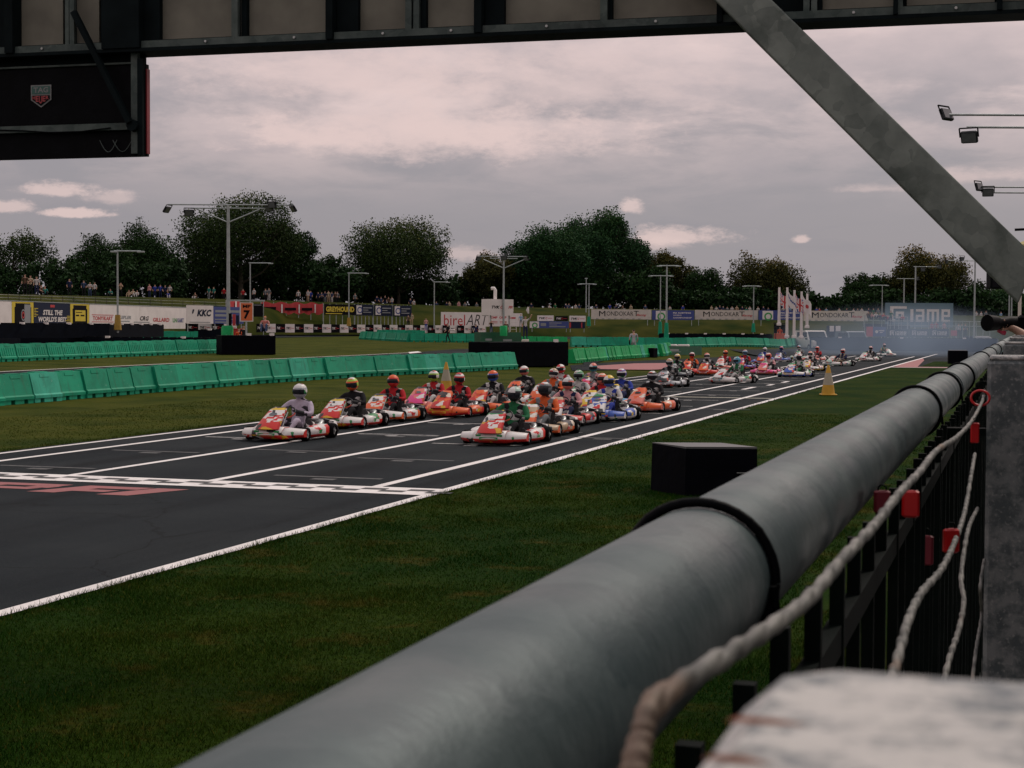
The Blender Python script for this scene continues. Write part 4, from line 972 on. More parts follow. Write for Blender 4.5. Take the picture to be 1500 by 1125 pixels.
# big blue hoarding
M_TEAL = mat('faded_blue_hoarding', (.10, .17, .21), .6, var=.1, scale=.6)
b1, t1 = simple_board(1296.5, 1396, 443.5, 479, 196, 197, M_TEAL, 'large faded blue hoarding with white iame lettering and round logo', 'large_hoarding', 'hoarding', zdrop=1.5)
def glyph(b_, th, a0, a1, b0, b1_, lines, m):
    b_.rects([(a0+(a1-a0)*x0, a0+(a1-a0)*x1, b0+(b1_-b0)*y0, b0+(b1_-b0)*y1) for x0, x1, y0, y1 in lines], m, th, off=.02, name='logo_letter')
def iame(b_, th, a0, a1, b0, b1_, m):
    w = a1-a0
    glyph(b_, th, a0, a0+w*.27, b0, b1_, [(0, 1, .84, 1), (0, .2, .0, .84), (.2, .32, 0, .16), (.34, .84, .50, .66), (.68, .84, .0, .50), (.34, .5, .22, .50), (.5, .68, .22, .34)], m)
    glyph(b_, th, a0+w*.33, a0+w*.38, b0, b1_, [(0, 1, 0, .82)], m)
    glyph(b_, th, a0+w*.42, a0+w*.56, b0, b1_, [(0, 1, .66, .82), (.72, 1, 0, .66), (0, .28, 0, .46), (.28, .72, 0, .14), (.28, .72, .32, .46)], m)
    glyph(b_, th, a0+w*.60, a0+w*.80, b0, b1_, [(0, 1, .66, .82), (0, .2, 0, .66), (.4, .6, 0, .66), (.8, 1, 0, .66)], m)
    glyph(b_, th, a0+w*.84, a0+w*.98, b0, b1_, [(0, 1, .66, .82), (0, .28, 0, .66), (.28, 1, 0, .14), (.28, .72, .32, .46), (.72, 1, .32, .66)], m)
iame(b1, t1, .07, .97, .22, .86, M_WPR)
for i, (x0, x1) in enumerate(((1299, 1331), (1332, 1361), (1362, 1390))):
    b2, t2 = simple_board(x0, x1, 482, 493.5, 176, 176, M_NAVY, f'small navy board with white iame lettering, {("left", "middle", "right")[i]} of three below the large hoarding', zdrop=.4); iame(b2, t2, .14, .9, .22, .8, M_WPR)
b2, t2 = simple_board(1269, 1298, 478.5, 493, 176, 176, M_BLUE, 'blue board with red left end beside the small navy boards', zdrop=.4); b2.rects([(.0, .33, .0, 1)], M_RED, t2, name='printed_field'); b2.disc(.52, .5, .16, M_WPR, t2); b2.rects([(.62, .9, .55, .65), (.68, .82, .38, .46)], M_WPR, t2, name='printed_text')
b2, t2 = simple_board(1393, 1402, 484, 492, 176, 176, M_RED, 'tiny red board right of the three navy boards', zdrop=.4)

# number seven marshal sign, its frame and red chair block
b1 = pboard(351.5, 371, 443, 471, 92, 92.5); t1 = thing('marshal_post_sign', 'orange-red marshal post sign with black MP 7 and white border', 'sign')
for m_, r_, o_ in ((M_WPR, (0, 1, 0, 1), 0), (M_ORG, (.07, .93, .05, .97), .012)): b1.rects([r_], m_, t1, off=o_, t=.03 if o_ == 0 else .008, name='sign_plate' if o_ == 0 else 'sign_face')
b1.text('MP', .2, .8, .72, .88, M_INK, t1, off=.02, bold=.04); b1.text('7', .26, .74, .14, .60, M_INK, t1, off=.02, bold=.05)
mb = MB(); mb.bar(b1.pt(.5, 0, -.05), b1.pt(.5, 0, -.05)-Vector((0, 0, 1.3)), .08, .08); mb.build('post', M_GREY, t1)
mb = MB(); a = P(336, 440, 94); b = P(388, 440.5, 94); mb.bar(a, b, .06, .09); mb.bar(P(386, 441, 94), P(386, 492, 94), .04, .04); tag(mb.build('cross_frame', M_GREY), 'thin pale crossbar frame behind the number seven sign', 'frame')
b2 = pboard(371.5, 385, 445, 464, 93.5, 93.5); t2 = thing('display_screen', 'dark rectangular light panel hanging right of the number seven sign', 'panel'); b2.panel(mb=(k := MB()), t=.12); k.build('panel', M_INK, t2); b2.rects([(.05, .85, .88, .93)], M_GRYP, t2, name='label_strip')
b2 = pboard(335, 350, 459, 477, 93, 93); t2 = thing('hanging_flags', 'red and dark flags hanging in a rack beside the large mast', 'flags')
for i, (a, m) in enumerate(((0, M_INK), (.38, M_RED), (.72, M_NAVY))): b2.rects([(a, a+.30, 0, 1-.08*i)], m, t2, name='flag_cloth', off=.02*i, t=.02)
q = G(344, 503); t2 = thing('red_tub', 'bright red tub behind the black covered tyre stack', 'tub', q)
mb = MB(); mb.loft([[(x*s_, y*s_*.7, z) for x, y in ((-.55, -.5), (.55, -.5), (.55, .5), (-.55, .5))] for s_, z in ((.9, 0), (1.0, 1.15))], 0, False); mb.build('tub', mat('red_plastic', (.36, .015, .015), .45, var=.15), t2); MB().box((0, 0, 1.17), (1.16, .78, .05)).build('rim', MC['red_plastic'], t2)
def post_wrap(px, yt, yb, d, wpx, label, m=None):
    b = P(px, yb, d); T = P(px, yt, d); o = MB().tube([(0, 0, 0), (0, 0, (T.z-b.z)*.93), (0, 0, T.z-b.z)], [wpx*d/F/2, wpx*d/F/2, wpx*d/F/2*.8], 12).build('post_padding', m or M_GREEN2, None, b); return tag(o, label, 'padding')
post_wrap(333, 477, 521, 93, 18, 'bright green padding around the foot of the large floodlight mast')

# ================================================================== FLOODLIGHT MASTS AND LAMP POSTS
def head_mesh():
    mb = MB(); mb.bbox((0, 0, 0), (.62, .16, .46), .03); return mb.mesh('lamp_housing', mat('lamp_housing_black', (.015, .017, .02), .5))
HM = head_mesh(); GM = MB().box((0, -.085, 0), (.52, .012, .36)).mesh('lamp_glass', mat('lamp_glass', (.10, .11, .12), .15, var=.1)); YM = MB().bar((-.34, 0, 0), (-.34, 0, .36), .05, .03).bar((.34, 0, 0), (.34, 0, .36), .05, .03).bar((-.34, 0, .36), (.34, 0, .36), .05, .04).mesh('yoke', M_BLK)
def mast(px, d, H, arms, heads, label, r_=.13, base=None, brace=True, heading=None):
    q = P(px, 480, d); zb = gh(q.x, q.y) if base is None else base
    t = thing('floodlight_mast', label, 'floodlight mast', (q.x, q.y, zb), YAW if heading is None else heading)
    MB().tube([(0, 0, -.3), (0, 0, H*.5), (0, 0, H)], [r_, r_*.85, r_*.7], 12).build('pole', M_GREY, t)
    MB().box((0, 0, .06), (.5, .5, .12)).build('base_plate', M_GREY, t)
    for z, x0, x1, y in arms: MB().tube([(x0, y, H+z), (x1, y, H+z)], .045, 6).build('crossarm', M_GREY, t)
    if brace:
        for s_ in (1, -1): MB().tube([(0, 0, H-1.2), (s_*2.1, .1, H-.3)], .05, 6).build('brace', M_GREY, t)
    for x, y, z, rz, rx in heads:
        o = bpy.data.objects.new('lamp_housing', HM); C.objects.link(o); o.parent = t; o.location = (x, y, H+z); o.rotation_euler = (rx, 0, rz)
        for nm, me in (('lamp_glass', GM), ('yoke', YM)): k = bpy.data.objects.new(nm, me); C.objects.link(k); k.parent = o
    return t
mast(334.5, 108, 9.7, [(0, -4.1, 4.4, 0), (-.22, -2.6, 2.7, .25)], [(-4.15, 0, -.35, 1.2, .6), (-2.7, .2, -.55, .3, .5), (2.75, .2, -.2, -.4, .5), (3.0, -.2, .0, -.5, .3), (4.4, 0, -.25, -1.0, .6)], 'large grey floodlight mast with wide crossarms left of centre', .14)
mast(737.5, 163, 8.6, [(0, -2.6, 2.3, 0), (-.2, -1.4, 1.4, .2)], [(-2.6, 0, -.2, .8, .5), (0, -.2, -.15, 0, .5), (2.3, 0, -.2, -.8, .5)], 'floodlight mast behind the white tower sign', .12)
mast(1545, 60, 10.2, [(0, -4.1, 2, 0), (-.45, -3.4, 2, .1)], [(-4.2, 0, .0, .7, -.4), (-3.3, .1, -.82, -.5, .5)], 'floodlight mast standing out of frame at right, upper lamps reaching in', .14, 0, brace=False)
mast(1540, 90, 10.2, [(0, -4.0, 2, 0), (-.3, -3.6, 2, .1)], [(-4.2, 0, -.0, .7, -.3), (-3.7, 0, -.3, -.3, .4)], 'floodlight mast out of frame at right, lower and farther lamps reaching in', .14, 0, brace=False)
mast(1427, 180, 10.0, [(0, -3.1, 0, 0)], [(-3.2, 0, -.1, .9, .2), (-1.5, 0, .2, .5, .2)], 'slim floodlight mast standing between the blue hoarding and the brace', .12, 0, brace=False)
mast(1340, 215, 10.2, [(0, -.3, 3.2, 0)], [(3.2, 0, 0, -.6, .3), (1.0, 0, -.4, -.3, .3)], 'right floodlight mast of the pair above the blue hoarding', .13, .5, brace=False)
mast(1323.5, 225, 8.9, [(0, -1.0, 1.8, 0)], [(1.8, 0, 0, -.6, .3)], 'left floodlight mast of the pair above the blue hoarding', .12, .5, brace=False)
def lamp(px, yt, yb, d, x0, x1, label, wrap=None, r_=.08):
    b = P(px, yb, d); T = P(px, yt, d); t = thing('lamp_post', label, 'lamp post', b, YAW); H = T.z-b.z
    MB().tube([(0, 0, -.5), (0, 0, H)], [r_, r_*.7], 8).build('pole', M_GREY, t)
    MB().tube([(x0*d/F, 0, H-.1), (x1*d/F, 0, H-.1)], .06, 6).build('arm', M_GREY, t)
    for x in (x0, x1):
        if abs(x) > 3: MB().bbox((x*d/F, 0, H-.14), (.5, .25, .12), .02).build('lantern', M_GREY, t)
    if wrap: MB().tube([(0, 0, -.3), (0, 0, wrap*.8)], [.27, .18], 10).build('foot_padding', M_GREEN if wrap > .96 else mat('mustard_padding', (.28, .17, .02), .7), t)
lamp(172.5, 366, 477, 112, -5, 34, 'thin lamp post in front of the white advertising wall', .95)
lamp(366.5, 384, 444, 170, -2, 30, 'thin lamp post just right of the large floodlight mast')
lamp(511, 399, 474, 190, -2, 26, 'thin lamp post in front of the greyhound banner', .9)
lamp(636, 412, 476, 190, -2, 20, 'thin lamp post left of the birelART board')
lamp(862.5, 415, 474, 198, -14, 8, 'thin T-shaped lamp post left of the first cream banner', 1.1)
lamp(858.5, 407, 452, 205, -2, 2, 'thinner pole right behind the T-shaped lamp post by the first cream banner')
lamp(967, 403, 487, 185, -15, 16, 'left pole of the close pair beside the first blue board', 1.6)
lamp(976, 388, 500, 150, -11, 17, 'right taller pole of the close pair beside the first blue board', 2.2, .10)
lamp(1103.5, 418, 483, 195, -14, 8, 'thin T-shaped lamp post in front of the middle cream banner', 1.0)
lamp(1292, 417, 459, 225, -17, 7, 'T-shaped lamp post left of the blue hoarding')
lamp(1478, 430, 468, 150, -1, 1, 'left of two bare thin poles under the brace'); lamp(1481.5, 428, 468, 150, -1, 1, 'right of two bare thin poles under the brace')

# fence on the left bank
t = thing('bank_fence', 'low wire fence along the bank above the white advertising wall', 'fence')
pp = []
for px in range(-20, 335, 16):
    d = interp(px, [(0, 122), (330, 172)]); y = interp(px, [(0, 431), (330, 443)]); a = P(px, y, d); b = P(px, y+13, d); MB().bar(a, b, .05, .05).build('fence_post', M_TRUNK, t); pp.append((a, b))
for k in (.03, .35, .7): mb = MB(); mb.tube([a.lerp(b, k) for a, b in pp], .012, 4); mb.build('fence_wire', M_GALV, t)

# ================================================================== FLAG POLES, CABIN, VEHICLES
def flag(px, yt, yb, d, kind, label):
    b = P(px, yb, d); T = P(px, yt, d); H = T.z-b.z; t = thing('flag_pole', label, 'flag pole', b, YAW)
    MB().tube([(0, 0, 0), (0, 0, H)], [.13, .09], 8).build('pole', M_WHITE, t); MB().bbox((0, 0, .06), (.36, .36, .24), .03).build('foot', M_WHITE, t)
    if kind:
        mb = MB(); n, m = 24, 14; w, h = 1.25, 1.1
        def pt(i, j): u, v_ = i/n, j/m; return (.09+w*u*.62, .18*math.sin(u*7)*u, H-.3-h+h*v_-u*.85-.12*math.sin(u*6))
        for i in range(n):
            for j in range(m):
                u, v_ = (i+.5)/n*2-1, (j+.5)/m*2-1; mi = 0
                if kind == 'uk':
                    dg = min(abs(v_-u), abs(v_+u)); mi = 1 if dg < .12 else (0 if dg < .3 else 2)
                    if min(abs(u)*1.0, abs(v_)) < .33: mi = 0
                    if min(abs(u)*1.0, abs(v_)) < .18: mi = 1
                else: mi = 1 if (kind == 'r' and u*u+v_*v_ < .12) else (2 if (kind == 'b' and abs(v_+u*.4) < .15) else 0)
                mb.add([pt(i, j), pt(i+1, j), pt(i+1, j+1), pt(i, j+1)], [(0, 1, 2, 3)], mi, True)
        mb.build('flag', [M_WPR, M_RED, M_BLUE], t)
for a in ((1141, 421, 476, 138, 'uk', 'flag pole with union flag, leftmost of the five white poles'), (1152.5, 421, 494, 136, 'b', 'second of the five white flag poles, with white and blue flag'), (1163, 425, 494.5, 136, 'uk', 'middle white flag pole, its folded union flag half hidden'),
          (1173.5, 427, 495, 136, 'r', 'fourth white flag pole, with white and red flag'), (1182, 430, 480, 138, None, 'bare white flag pole, rightmost of the five')): flag(*a)
q = G(1143.5, 502); t = thing('marshal_cabin', 'small orange marshal cabin with dark open top below the flags', 'cabin', q, YAW); s_ = depth(q)/F
w = 17*s_; hz = 27*s_
MB().bbox((0, 0, hz*.25), (w, 1.0, hz*.5), .03).build('lower_panel', mat('orange_panel', (.42, .07, .025), .6), t)
for x in (-w/2, w/2):
    for y in (-.5, .5): MB().box((x, y, hz*.55), (.06, .06, hz*1.1)).build('post', M_BLK, t)
MB().box((0, 0, hz+.1), (w+.2, 1.3, .08)).build('roof', M_BLK, t); MB().box((0, .5, hz*.75), (w-.06, .04, hz*.48)).build('back_panel', M_INK, t)
person('stand', (q.x-.1, q.y, q.z+.0), .2, 'orange', 'orange', 'marshal in orange overalls standing inside the orange cabin', s=1.0)
def car(px, yb, d, wpx, body, label, name, h=1.9):
    w = wpx*d/F; p = P(px, yb, d); t = thing(name, label, name.split('_')[-1], (p.x, p.y, 0.0), YAW+.25); L = 4.4
    prof = [(-L/2, .35), (-L/2, .95), (-L/2+.15, 1.08), (-L/2+1.0, 1.15), (-L/2+1.6, h-.08), (-L/2+1.9, h), (L/2-.2, h), (L/2, h-.3), (L/2, .35)]
    k = w/2; rings = []
    for x, f_ in ((-k, .0), (-k+.0, .02), (k, .02), (k, 0)): rings.append([(x, y, z) for y, z in prof])
    mb = MB(); mb.loft([rings[0], rings[2]], 0, False); mb.build('body', body, t)
    MB().add([(-k+.12, -L/2+1.02, 1.17), (k-.12, -L/2+1.02, 1.17), (k-.18, -L/2+1.56, h-.12), (-k+.18, -L/2+1.56, h-.12)], [(0, 1, 2, 3)]).build('windscreen', mat('car_glass', (.02, .025, .03), .1), t, (0, -.025, .01))
    for s_ in (-1, 1):
        MB().box((s_*(k+.005), .3, h-.42), (.012, 2.3, .5)).build('side_window', MC['car_glass'], t)
        MB().bbox((s_*(k-.2), -L/2-.01, .80), (.28, .05, .18), .015).build('headlight', M_WPR, t)
        for y in (-L/2+.85, L/2-.9):
            wh = MB().tube([(s_*(k-.18), y, .34), (s_*(k+.02), y, .34)], .34, 16).build('wheel', M_RUB, t); MB().tube([(s_*(k+.022), y, .34), (s_*(k+.03), y, .34)], .2, 12).build('rim', M_GREY, wh)
    MB().box((0, -L/2-.012, .72), (w*.5, .03, .22)).build('grille', M_BLK, t); MB().bbox((0, -L/2-.03, .46), (w*.96, .1, .2), .03).build('bumper', M_GREY, t)
    for s_ in (-1, 1): MB().bbox((s_*(k+.12), -L/2+1.25, 1.22), (.2, .12, .16), .02).build('mirror', M_BLK, t)
    return t
t = car(1191, 494, 160, 31, mat('white_vehicle_paint', (.55, .53, .5), .3, var=.05), 'white van facing the track below the rightmost cream banner', 'white_van', 2.05)
for s_, m in ((-.35, M_ORG), (.0, M_YELB), (.35, M_RED)): MB().box((s_, -2.26, 1.0), (.22, .02, .12)).build('sticker', m, t)
car(1250, 495, 162, 29, mat('grey_vehicle_paint', (.14, .17, .19), .3, var=.05), 'grey-blue van parked right of the white van, half lost in smoke', 'grey_van', 2.0)
b1 = pboard(1214, 1232, 477, 494, 164, 164); t = thing('dark_trailer', 'dark trailer with two pale square panels between the two vans', 'trailer'); b1.panel(mb=(k := MB()), t=1.2); k.build('body', M_NAVY, t); b1.rects([(.06, .42, .5, .98), (.55, .95, .5, .98)], M_WPR, t, name='pale_panel')
for a in (.2, .8): p = b1.pt(a, 0, 0); MB().tube([p, p+b1.n*.15], .3, 12).build('wheel', M_RUB, t)
car(1435, 494, 185, 26, mat('dark_car_paint', (.05, .055, .06), .3, var=.05), 'dark car with white marks parked at the right end beyond the smoke', 'dark_car', 1.5)
# white marker posts
for i, (px, py) in enumerate(((1086, 497), (1106.5, 497.5), (1153, 503))):
    q = G(px, py); o = MB().bbox((0, 0, .35), (.12, .12, .75), .02).build('marker_post', M_WHITE, None, q); tag(o, ('left short white marker post on the far road', 'right short white marker post on the far road', 'short white marker post at the foot of the orange cabin')[i], 'marker post')

# ================================================================== CONES
def cone(px, py, label, s=1.0):
    q = G(px, py); t = thing('traffic_cone', label, 'traffic cone', q); s_ = s
    Y_ = mat('cone_yellow', (.46, .25, .012), .6, var=.1); W_ = mat('cone_white', (.30, .27, .20), .6, var=.1)
    MB().bbox((0, 0, .025*s_), (.50*s_, .50*s_, .05*s_), .02).build('base', Y_, t, rz=.3)
    mb = MB(); rings = []
    for r_, z in ((.215, .05), (.175, .34)): rings.append([(r_*s_*math.cos(a*math.pi/8), r_*s_*math.sin(a*math.pi/8), z*s_) for a in range(16)])
    mb.loft(rings); mb.build('lower_cone', Y_, t)
    for nm, m, (ra, za), (rb, zb) in (('sleeve', W_, (.176, .34), (.095, .72)), ('tip', Y_, (.094, .72), (.030, .98))):
        MB().loft([[(r_*s_*math.cos(a*math.pi/8), r_*s_*math.sin(a*math.pi/8), z*s_) for a in range(16)] for r_, z in ((ra, za), (rb, zb))]).build(nm, m, t)
cone(1213, 579, 'yellow traffic cone with pale sleeve on the right grass verge'); cone(653.5, 572, 'yellow traffic cone with pale sleeve on the far side behind the kart file', .98)

# ================================================================== KARTS (forward is -Y)
ACC = dict(white=((.50, .02, .02), (.02, .20, .06), (.02, .02, .025)), red=((.62, .58, .55), (.02, .02, .02), (.55, .30, .02)), orange=((.60, .50, .40), (.03, .02, .02), (.55, .03, .02)), other=((.58, .56, .54), (.02, .02, .025), (.5, .06, .03)))
def paint(n, c):
    k = n.split('_')[0]; acc = ACC.get(k, ACC['other'])
    def bb(t, b, nd, nz, ss, mx):
        tc_ = nd('ShaderNodeTexCoord'); mp = nd('ShaderNodeMapping'); mp.inputs['Scale'].default_value = (5.5, 3.5, 9); mp.inputs['Rotation'].default_value = (.3, .2, .4); t.links.new(tc_.outputs['Object'], mp.inputs[0])
        oi = nd('ShaderNodeObjectInfo'); ad = nd('ShaderNodeVectorMath'); ad.operation = 'ADD'; t.links.new(mp.outputs[0], ad.inputs[0]); t.links.new(oi.outputs['Random'], ad.inputs[1])
        vo = nd('ShaderNodeTexVoronoi'); vo.distance = 'CHEBYCHEV'; t.links.new(ad.outputs[0], vo.inputs['Vector']); vo.inputs['Scale'].default_value = 1.0
        sx = nd('ShaderNodeSeparateColor'); t.links.new(vo.outputs['Color'], sx.inputs[0])
        def gt(o_, th):
            g = nd('ShaderNodeMath'); g.operation = 'GREATER_THAN'; g.inputs[1].default_value = th; t.links.new(o_, g.inputs[0]); return g.outputs[0]
        col = mx(gt(sx.outputs[0], .80), c, acc[0]); col = mx(gt(sx.outputs[1], .88), col, acc[1]); col = mx(gt(sx.outputs[2], .92), col, acc[2])
        col = mx(ss(nz(tc_.outputs['Object'], 14, 5), .55, .8, 0, .35), col, tuple(x*.45 for x in c))
        t.links.new(col, b.inputs['Base Color']); b.inputs['Roughness'].default_value = .42; b.inputs['Specular IOR Level'].default_value = .3
    return nodes_mat(n, bb)
PT = dict(white=paint('white_bodywork', (.62, .59, .57)), red=paint('red_bodywork', (.50, .025, .02)), orange=paint('orange_bodywork', (.62, .10, .02)), yellow=paint('yellow_bodywork', (.60, .40, .03)), green=paint('green_bodywork', (.02, .22, .06)),
          blue=paint('blue_bodywork', (.04, .09, .36)), lblue=paint('light_blue_bodywork', (.16, .36, .55)), black=paint('black_bodywork', (.012, .012, .014)), grey=paint('grey_bodywork', (.10, .11, .12)), pink=paint('pink_bodywork', (.60, .05, .20)),
          salmon=paint('salmon_bodywork', (.60, .17, .13)), teal=paint('teal_bodywork', (.02, .22, .26)), silver=paint('silver_bodywork', (.34, .35, .37)), tan=paint('tan_bodywork', (.38, .27, .17)), lime=paint('lime_bodywork', (.30, .48, .05)), purple=paint('purple_bodywork', (.09, .05, .28)), mint=paint('mint_bodywork', (.30, .42, .36)))
def ring_sec(x, yf, yb, z0, z1, bulge):
    return [(x, yb, z0), (x, yf+.05, z0), (x, yf, z0+(z1-z0)*.35), (x, yf+.03, z0+(z1-z0)*.7), (x, yf+.10+bulge, z1), (x, yb, z1)]
def weld(o):
    b_ = bmesh.new(); b_.from_mesh(o.data); bmesh.ops.remove_doubles(b_, verts=b_.verts, dist=.0005); b_.to_mesh(o.data); b_.free(); return o
def make_kart():
    t = thing('go_kart', 'racing kart', 'go-kart')
    # front bumper wrap, two colours
    for nm, xs_, mi in (('nose_cone', (-.30, -.2, -.1, 0, .1, .2, .30), 0),):
        mb = MB(); mb.loft([ring_sec(x, -1.02+.35*x*x, -.66, .055, .265, .02) for x in xs_], 0, True, kmi=(1, 1, 0, 0, 0, 0)); weld(mb.build(nm, [PT['white'], PT['red']], t))
    for s_ in (-1, 1):
        mb = MB(); mb.loft([ring_sec(s_*x, -1.02+.35*x*x+(0 if x < .32 else (x-.3)**2*1.3), -.66+max(0, x-.4)*.3, .055+(x-.3)*.08, .255-(x-.3)*.10, .02) for x in (.302, .40, .50, .58, .625)], 0, True, kmi=(1, 1, 0, 0, 0, 0))
        weld(mb.build('nose_corner', [PT['white'], PT['red']], t))
    mb = MB(); mb.box((0, -1.0, .135), (.34, .02, .05)); mb.box((-.2, -.985, .19), (.1, .02, .03)); mb.box((.2, -.985, .19), (.1, .02, .03)); mb.build('nose_sticker', PT['green'], t)
    # front panel with number plate
    def fp(u, v): w = (.235-.085*v)*(1-.35*max(0, v-.85)/.15*abs(u)); y = -.97+.56*v-.10*(1-u*u)*(1-v*.3); z = .235+.385*v**.85; return (u*w, y, z)
    mb = MB(); n = 12; nv_ = 12
    g_ = [fp(-1+2*i/n, j/nv_) for j in range(nv_+1) for i in range(n+1)]; bk_ = [(x*.96, y+.05, z-.012) for x, y, z in g_]
    for j in range(nv_):
        for i in range(n):
            u, v = -1+2*(i+.5)/n, (j+.5)/nv_; mi = 2 if v > .80 else (1 if (v < .26+.16*abs(u) or (.42 < v-.12*u < .52)) else 0)
            f = (j*(n+1)+i, j*(n+1)+i+1, (j+1)*(n+1)+i+1, (j+1)*(n+1)+i); mb.add([g_[k] for k in f], [(0, 1, 2, 3)], mi, True); mb.add([bk_[k] for k in f], [(3, 2, 1, 0)], mi, True)
        for i in (0, n): a, b = j*(n+1)+i, (j+1)*(n+1)+i; mb.add([g_[a], g_[b], bk_[b], bk_[a]], [(0, 1, 2, 3)], mi, False)
    o_ = nv_*(n+1); mb.add(g_[o_:]+bk_[o_:], [(i, i+1, n+2+i, n+1+i) for i in range(n)], 2, False)
    bm_ = bmesh.new(); fo = mb.build('front_panel', [PT['white'], PT['red'], PT['yellow']], t); bm_.from_mesh(fo.data); bmesh.ops.remove_doubles(bm_, verts=bm_.verts, dist=.0005); bm_.to_mesh(fo.data); bm_.free()
    mb = MB(); q1 = [fp(u, v) for u, v in ((-.45, .60), (-.3, .55), (.3, .55), (.45, .60), (.3, .68), (-.3, .68))]; mb.add([(x, y-.012, z+.008) for x, y, z in q1], [(0, 1, 2, 3, 4, 5)], 0, False); mb.build('plate_mark', PT['black'], t)
    for s_ in (-1, 1):       # side pods
        mb = MB(); R_ = []
        for y, w, z1, inn in ((-.40, .06, .16, .46), (-.34, .15, .22, .46), (-.1, .20, .255, .46), (.15, .21, .265, .46), (.33, .20, .27, .46), (.39, .17, .25, .46)):
            x0, x1 = s_*inn, s_*(inn+w); R_.append([(x0, y, .07), (x1-s_*.03, y, .06), (x1, y, .11), (x1, y, z1-.05), (x1-s_*.04, y, z1), (x0, y, z1+.01)])
        mb.loft(R_[:4], 0, True, kmi=(1, 1, 0, 0, 0, 0)); mb.loft(R_[3:], 1, True, kmi=(1, 1, 1, 1, 0, 0)); weld(mb.build('side_pod', [PT['white'], PT['red']], t))
        mb = MB(); x1 = s_*(.46+.203); mb.quad((x1, -.18, .12), (x1, .05, .12), (x1+s_*.002, .02, .19), (x1+s_*.002, -.12, .19)); mb.build('pod_sticker', PT['green'], t)
    mb = MB()
    for s_ in (-1, 1): mb.tube([(s_*.12, -.84, .1), (s_*.16, -.62, .07), (s_*.33, -.35, .06), (s_*.33, .3, .06), (s_*.30, .74, .12)], .016, 6); mb.tube([(s_*.33, -.3, .07), (s_*.52, -.3, .1), (s_*.52, .3, .1), (s_*.33, .3, .07)], .012, 6)
    for y in (-.62, -.2, .3, .55): mb.tube([(-.33, y, .065), (.33, y, .065)], .015, 6)
    mb.build('chassis_frame', M_GALV, t)
    MB().box((0, -.30, .045), (.62, .72, .008)).build('floor_tray', M_GREY, t)
    MB().tube([(-.60, .52, .14), (.60, .52, .14)], .022, 8).build('rear_axle', M_GALV, t)
    mb = MB(); mb.loft([[(x*w, y, z) for x, z in ((-1, .10), (-.9, .30), (-.6, .34), (.6, .34), (.9, .30), (1, .10))] for y, w in ((.74, .62), (.84, .64), (.88, .58))], 0, True); mb.build('rear_bumper', PT['black'], t)
    mb = MB(); rings = []         # bucket seat
    for y, z, w in ((.02, .10, .14), (.10, .07, .18), (.28, .065, .20), (.40, .12, .205), (.47, .26, .205), (.53, .42, .19), (.56, .50, .16)): rings.append([(-w, y, z+.10), (-w*.9, y+.01, z+.03), (0, y+.015, z), (w*.9, y+.01, z+.03), (w, y, z+.10)])
    mb.loft(rings, 0, True, False, False); mb.loft([[(x*1.05, y+.02, z-.015) for x, y, z in r_] for r_ in rings], 0, True, False, False); mb.build('seat', mat('seat_shell', (.03, .03, .032), .4), t)
    e = MB(); e.bbox((.36, .24, .19), (.19, .26, .16), .02)
    for k in range(5): e.box((.36, .24, .29+k*.018), (.16, .18, .008))
    e.build('engine', mat('engine_metal', (.09, .09, .095), .45, .6), t)
    MB().tube([(.36, .38, .2), (.40, .50, .26), (.36, .66, .28), (.1, .68, .28)], [.03, .04, .055, .04], 8).build('exhaust', M_GALV, t)
    MB().box((-.37, .14, .30), (.20, .05, .30), Matrix.Rotation(R(-18), 3, 'X')).build('radiator', mat('radiator_core', (.10, .10, .105), .5, .4), t)
    MB().tube([(.40, .10, .26), (.44, -.1, .30)], [.07, .06], 10).build('airbox', PT['black'], t)
    sw = MB(); n = 16; c = Vector((0, -.09, .50)); ax = Matrix.Rotation(R(50), 3, 'X'); pts = [c+ax @ Vector((.155*math.cos(2*math.pi*i/n), .13*math.sin(2*math.pi*i/n), 0)) for i in range(n+1)]
    sw.tube(pts, .014, 6, caps=False); sw.build('steering_wheel', PT['black'], t)
    MB().tube([(0, -.09, .50), (0, -.42, .12)], .012, 6).build('steering_column', M_GALV, t)
    for x, y, r_, w in ((-.56, -.52, .128, .125), (.56, -.52, .128, .125), (-.60, .52, .14, .20), (.60, .52, .14, .20)):
        def wheel(r_, w):
            m_ = MB(); rr = [(-.5, .62), (-.5, .90), (-.38, .99), (0, 1.0), (.38, .99), (.5, .90), (.5, .62)]; rg_ = [[(a*w, r_*q*math.cos(2*math.pi*i/18), r_*q*math.sin(2*math.pi*i/18)) for i in range(18)] for a, q in rr]
            m_.loft(rg_, 0, True, True, False); return m_
        wt = wheel(r_, w).build('tyre', M_RUB, t, (x, y, r_))
        hb = MB(); hb.tube([(-w*.36, 0, 0), (w*.36, 0, 0)], r_*.63, 14); hb.tube([(-w*.5, 0, 0), (w*.5, 0, 0)], r_*.2, 8); hb.build('rim', M_GALV, wt)
    return t
K0 = reg(make_kart())

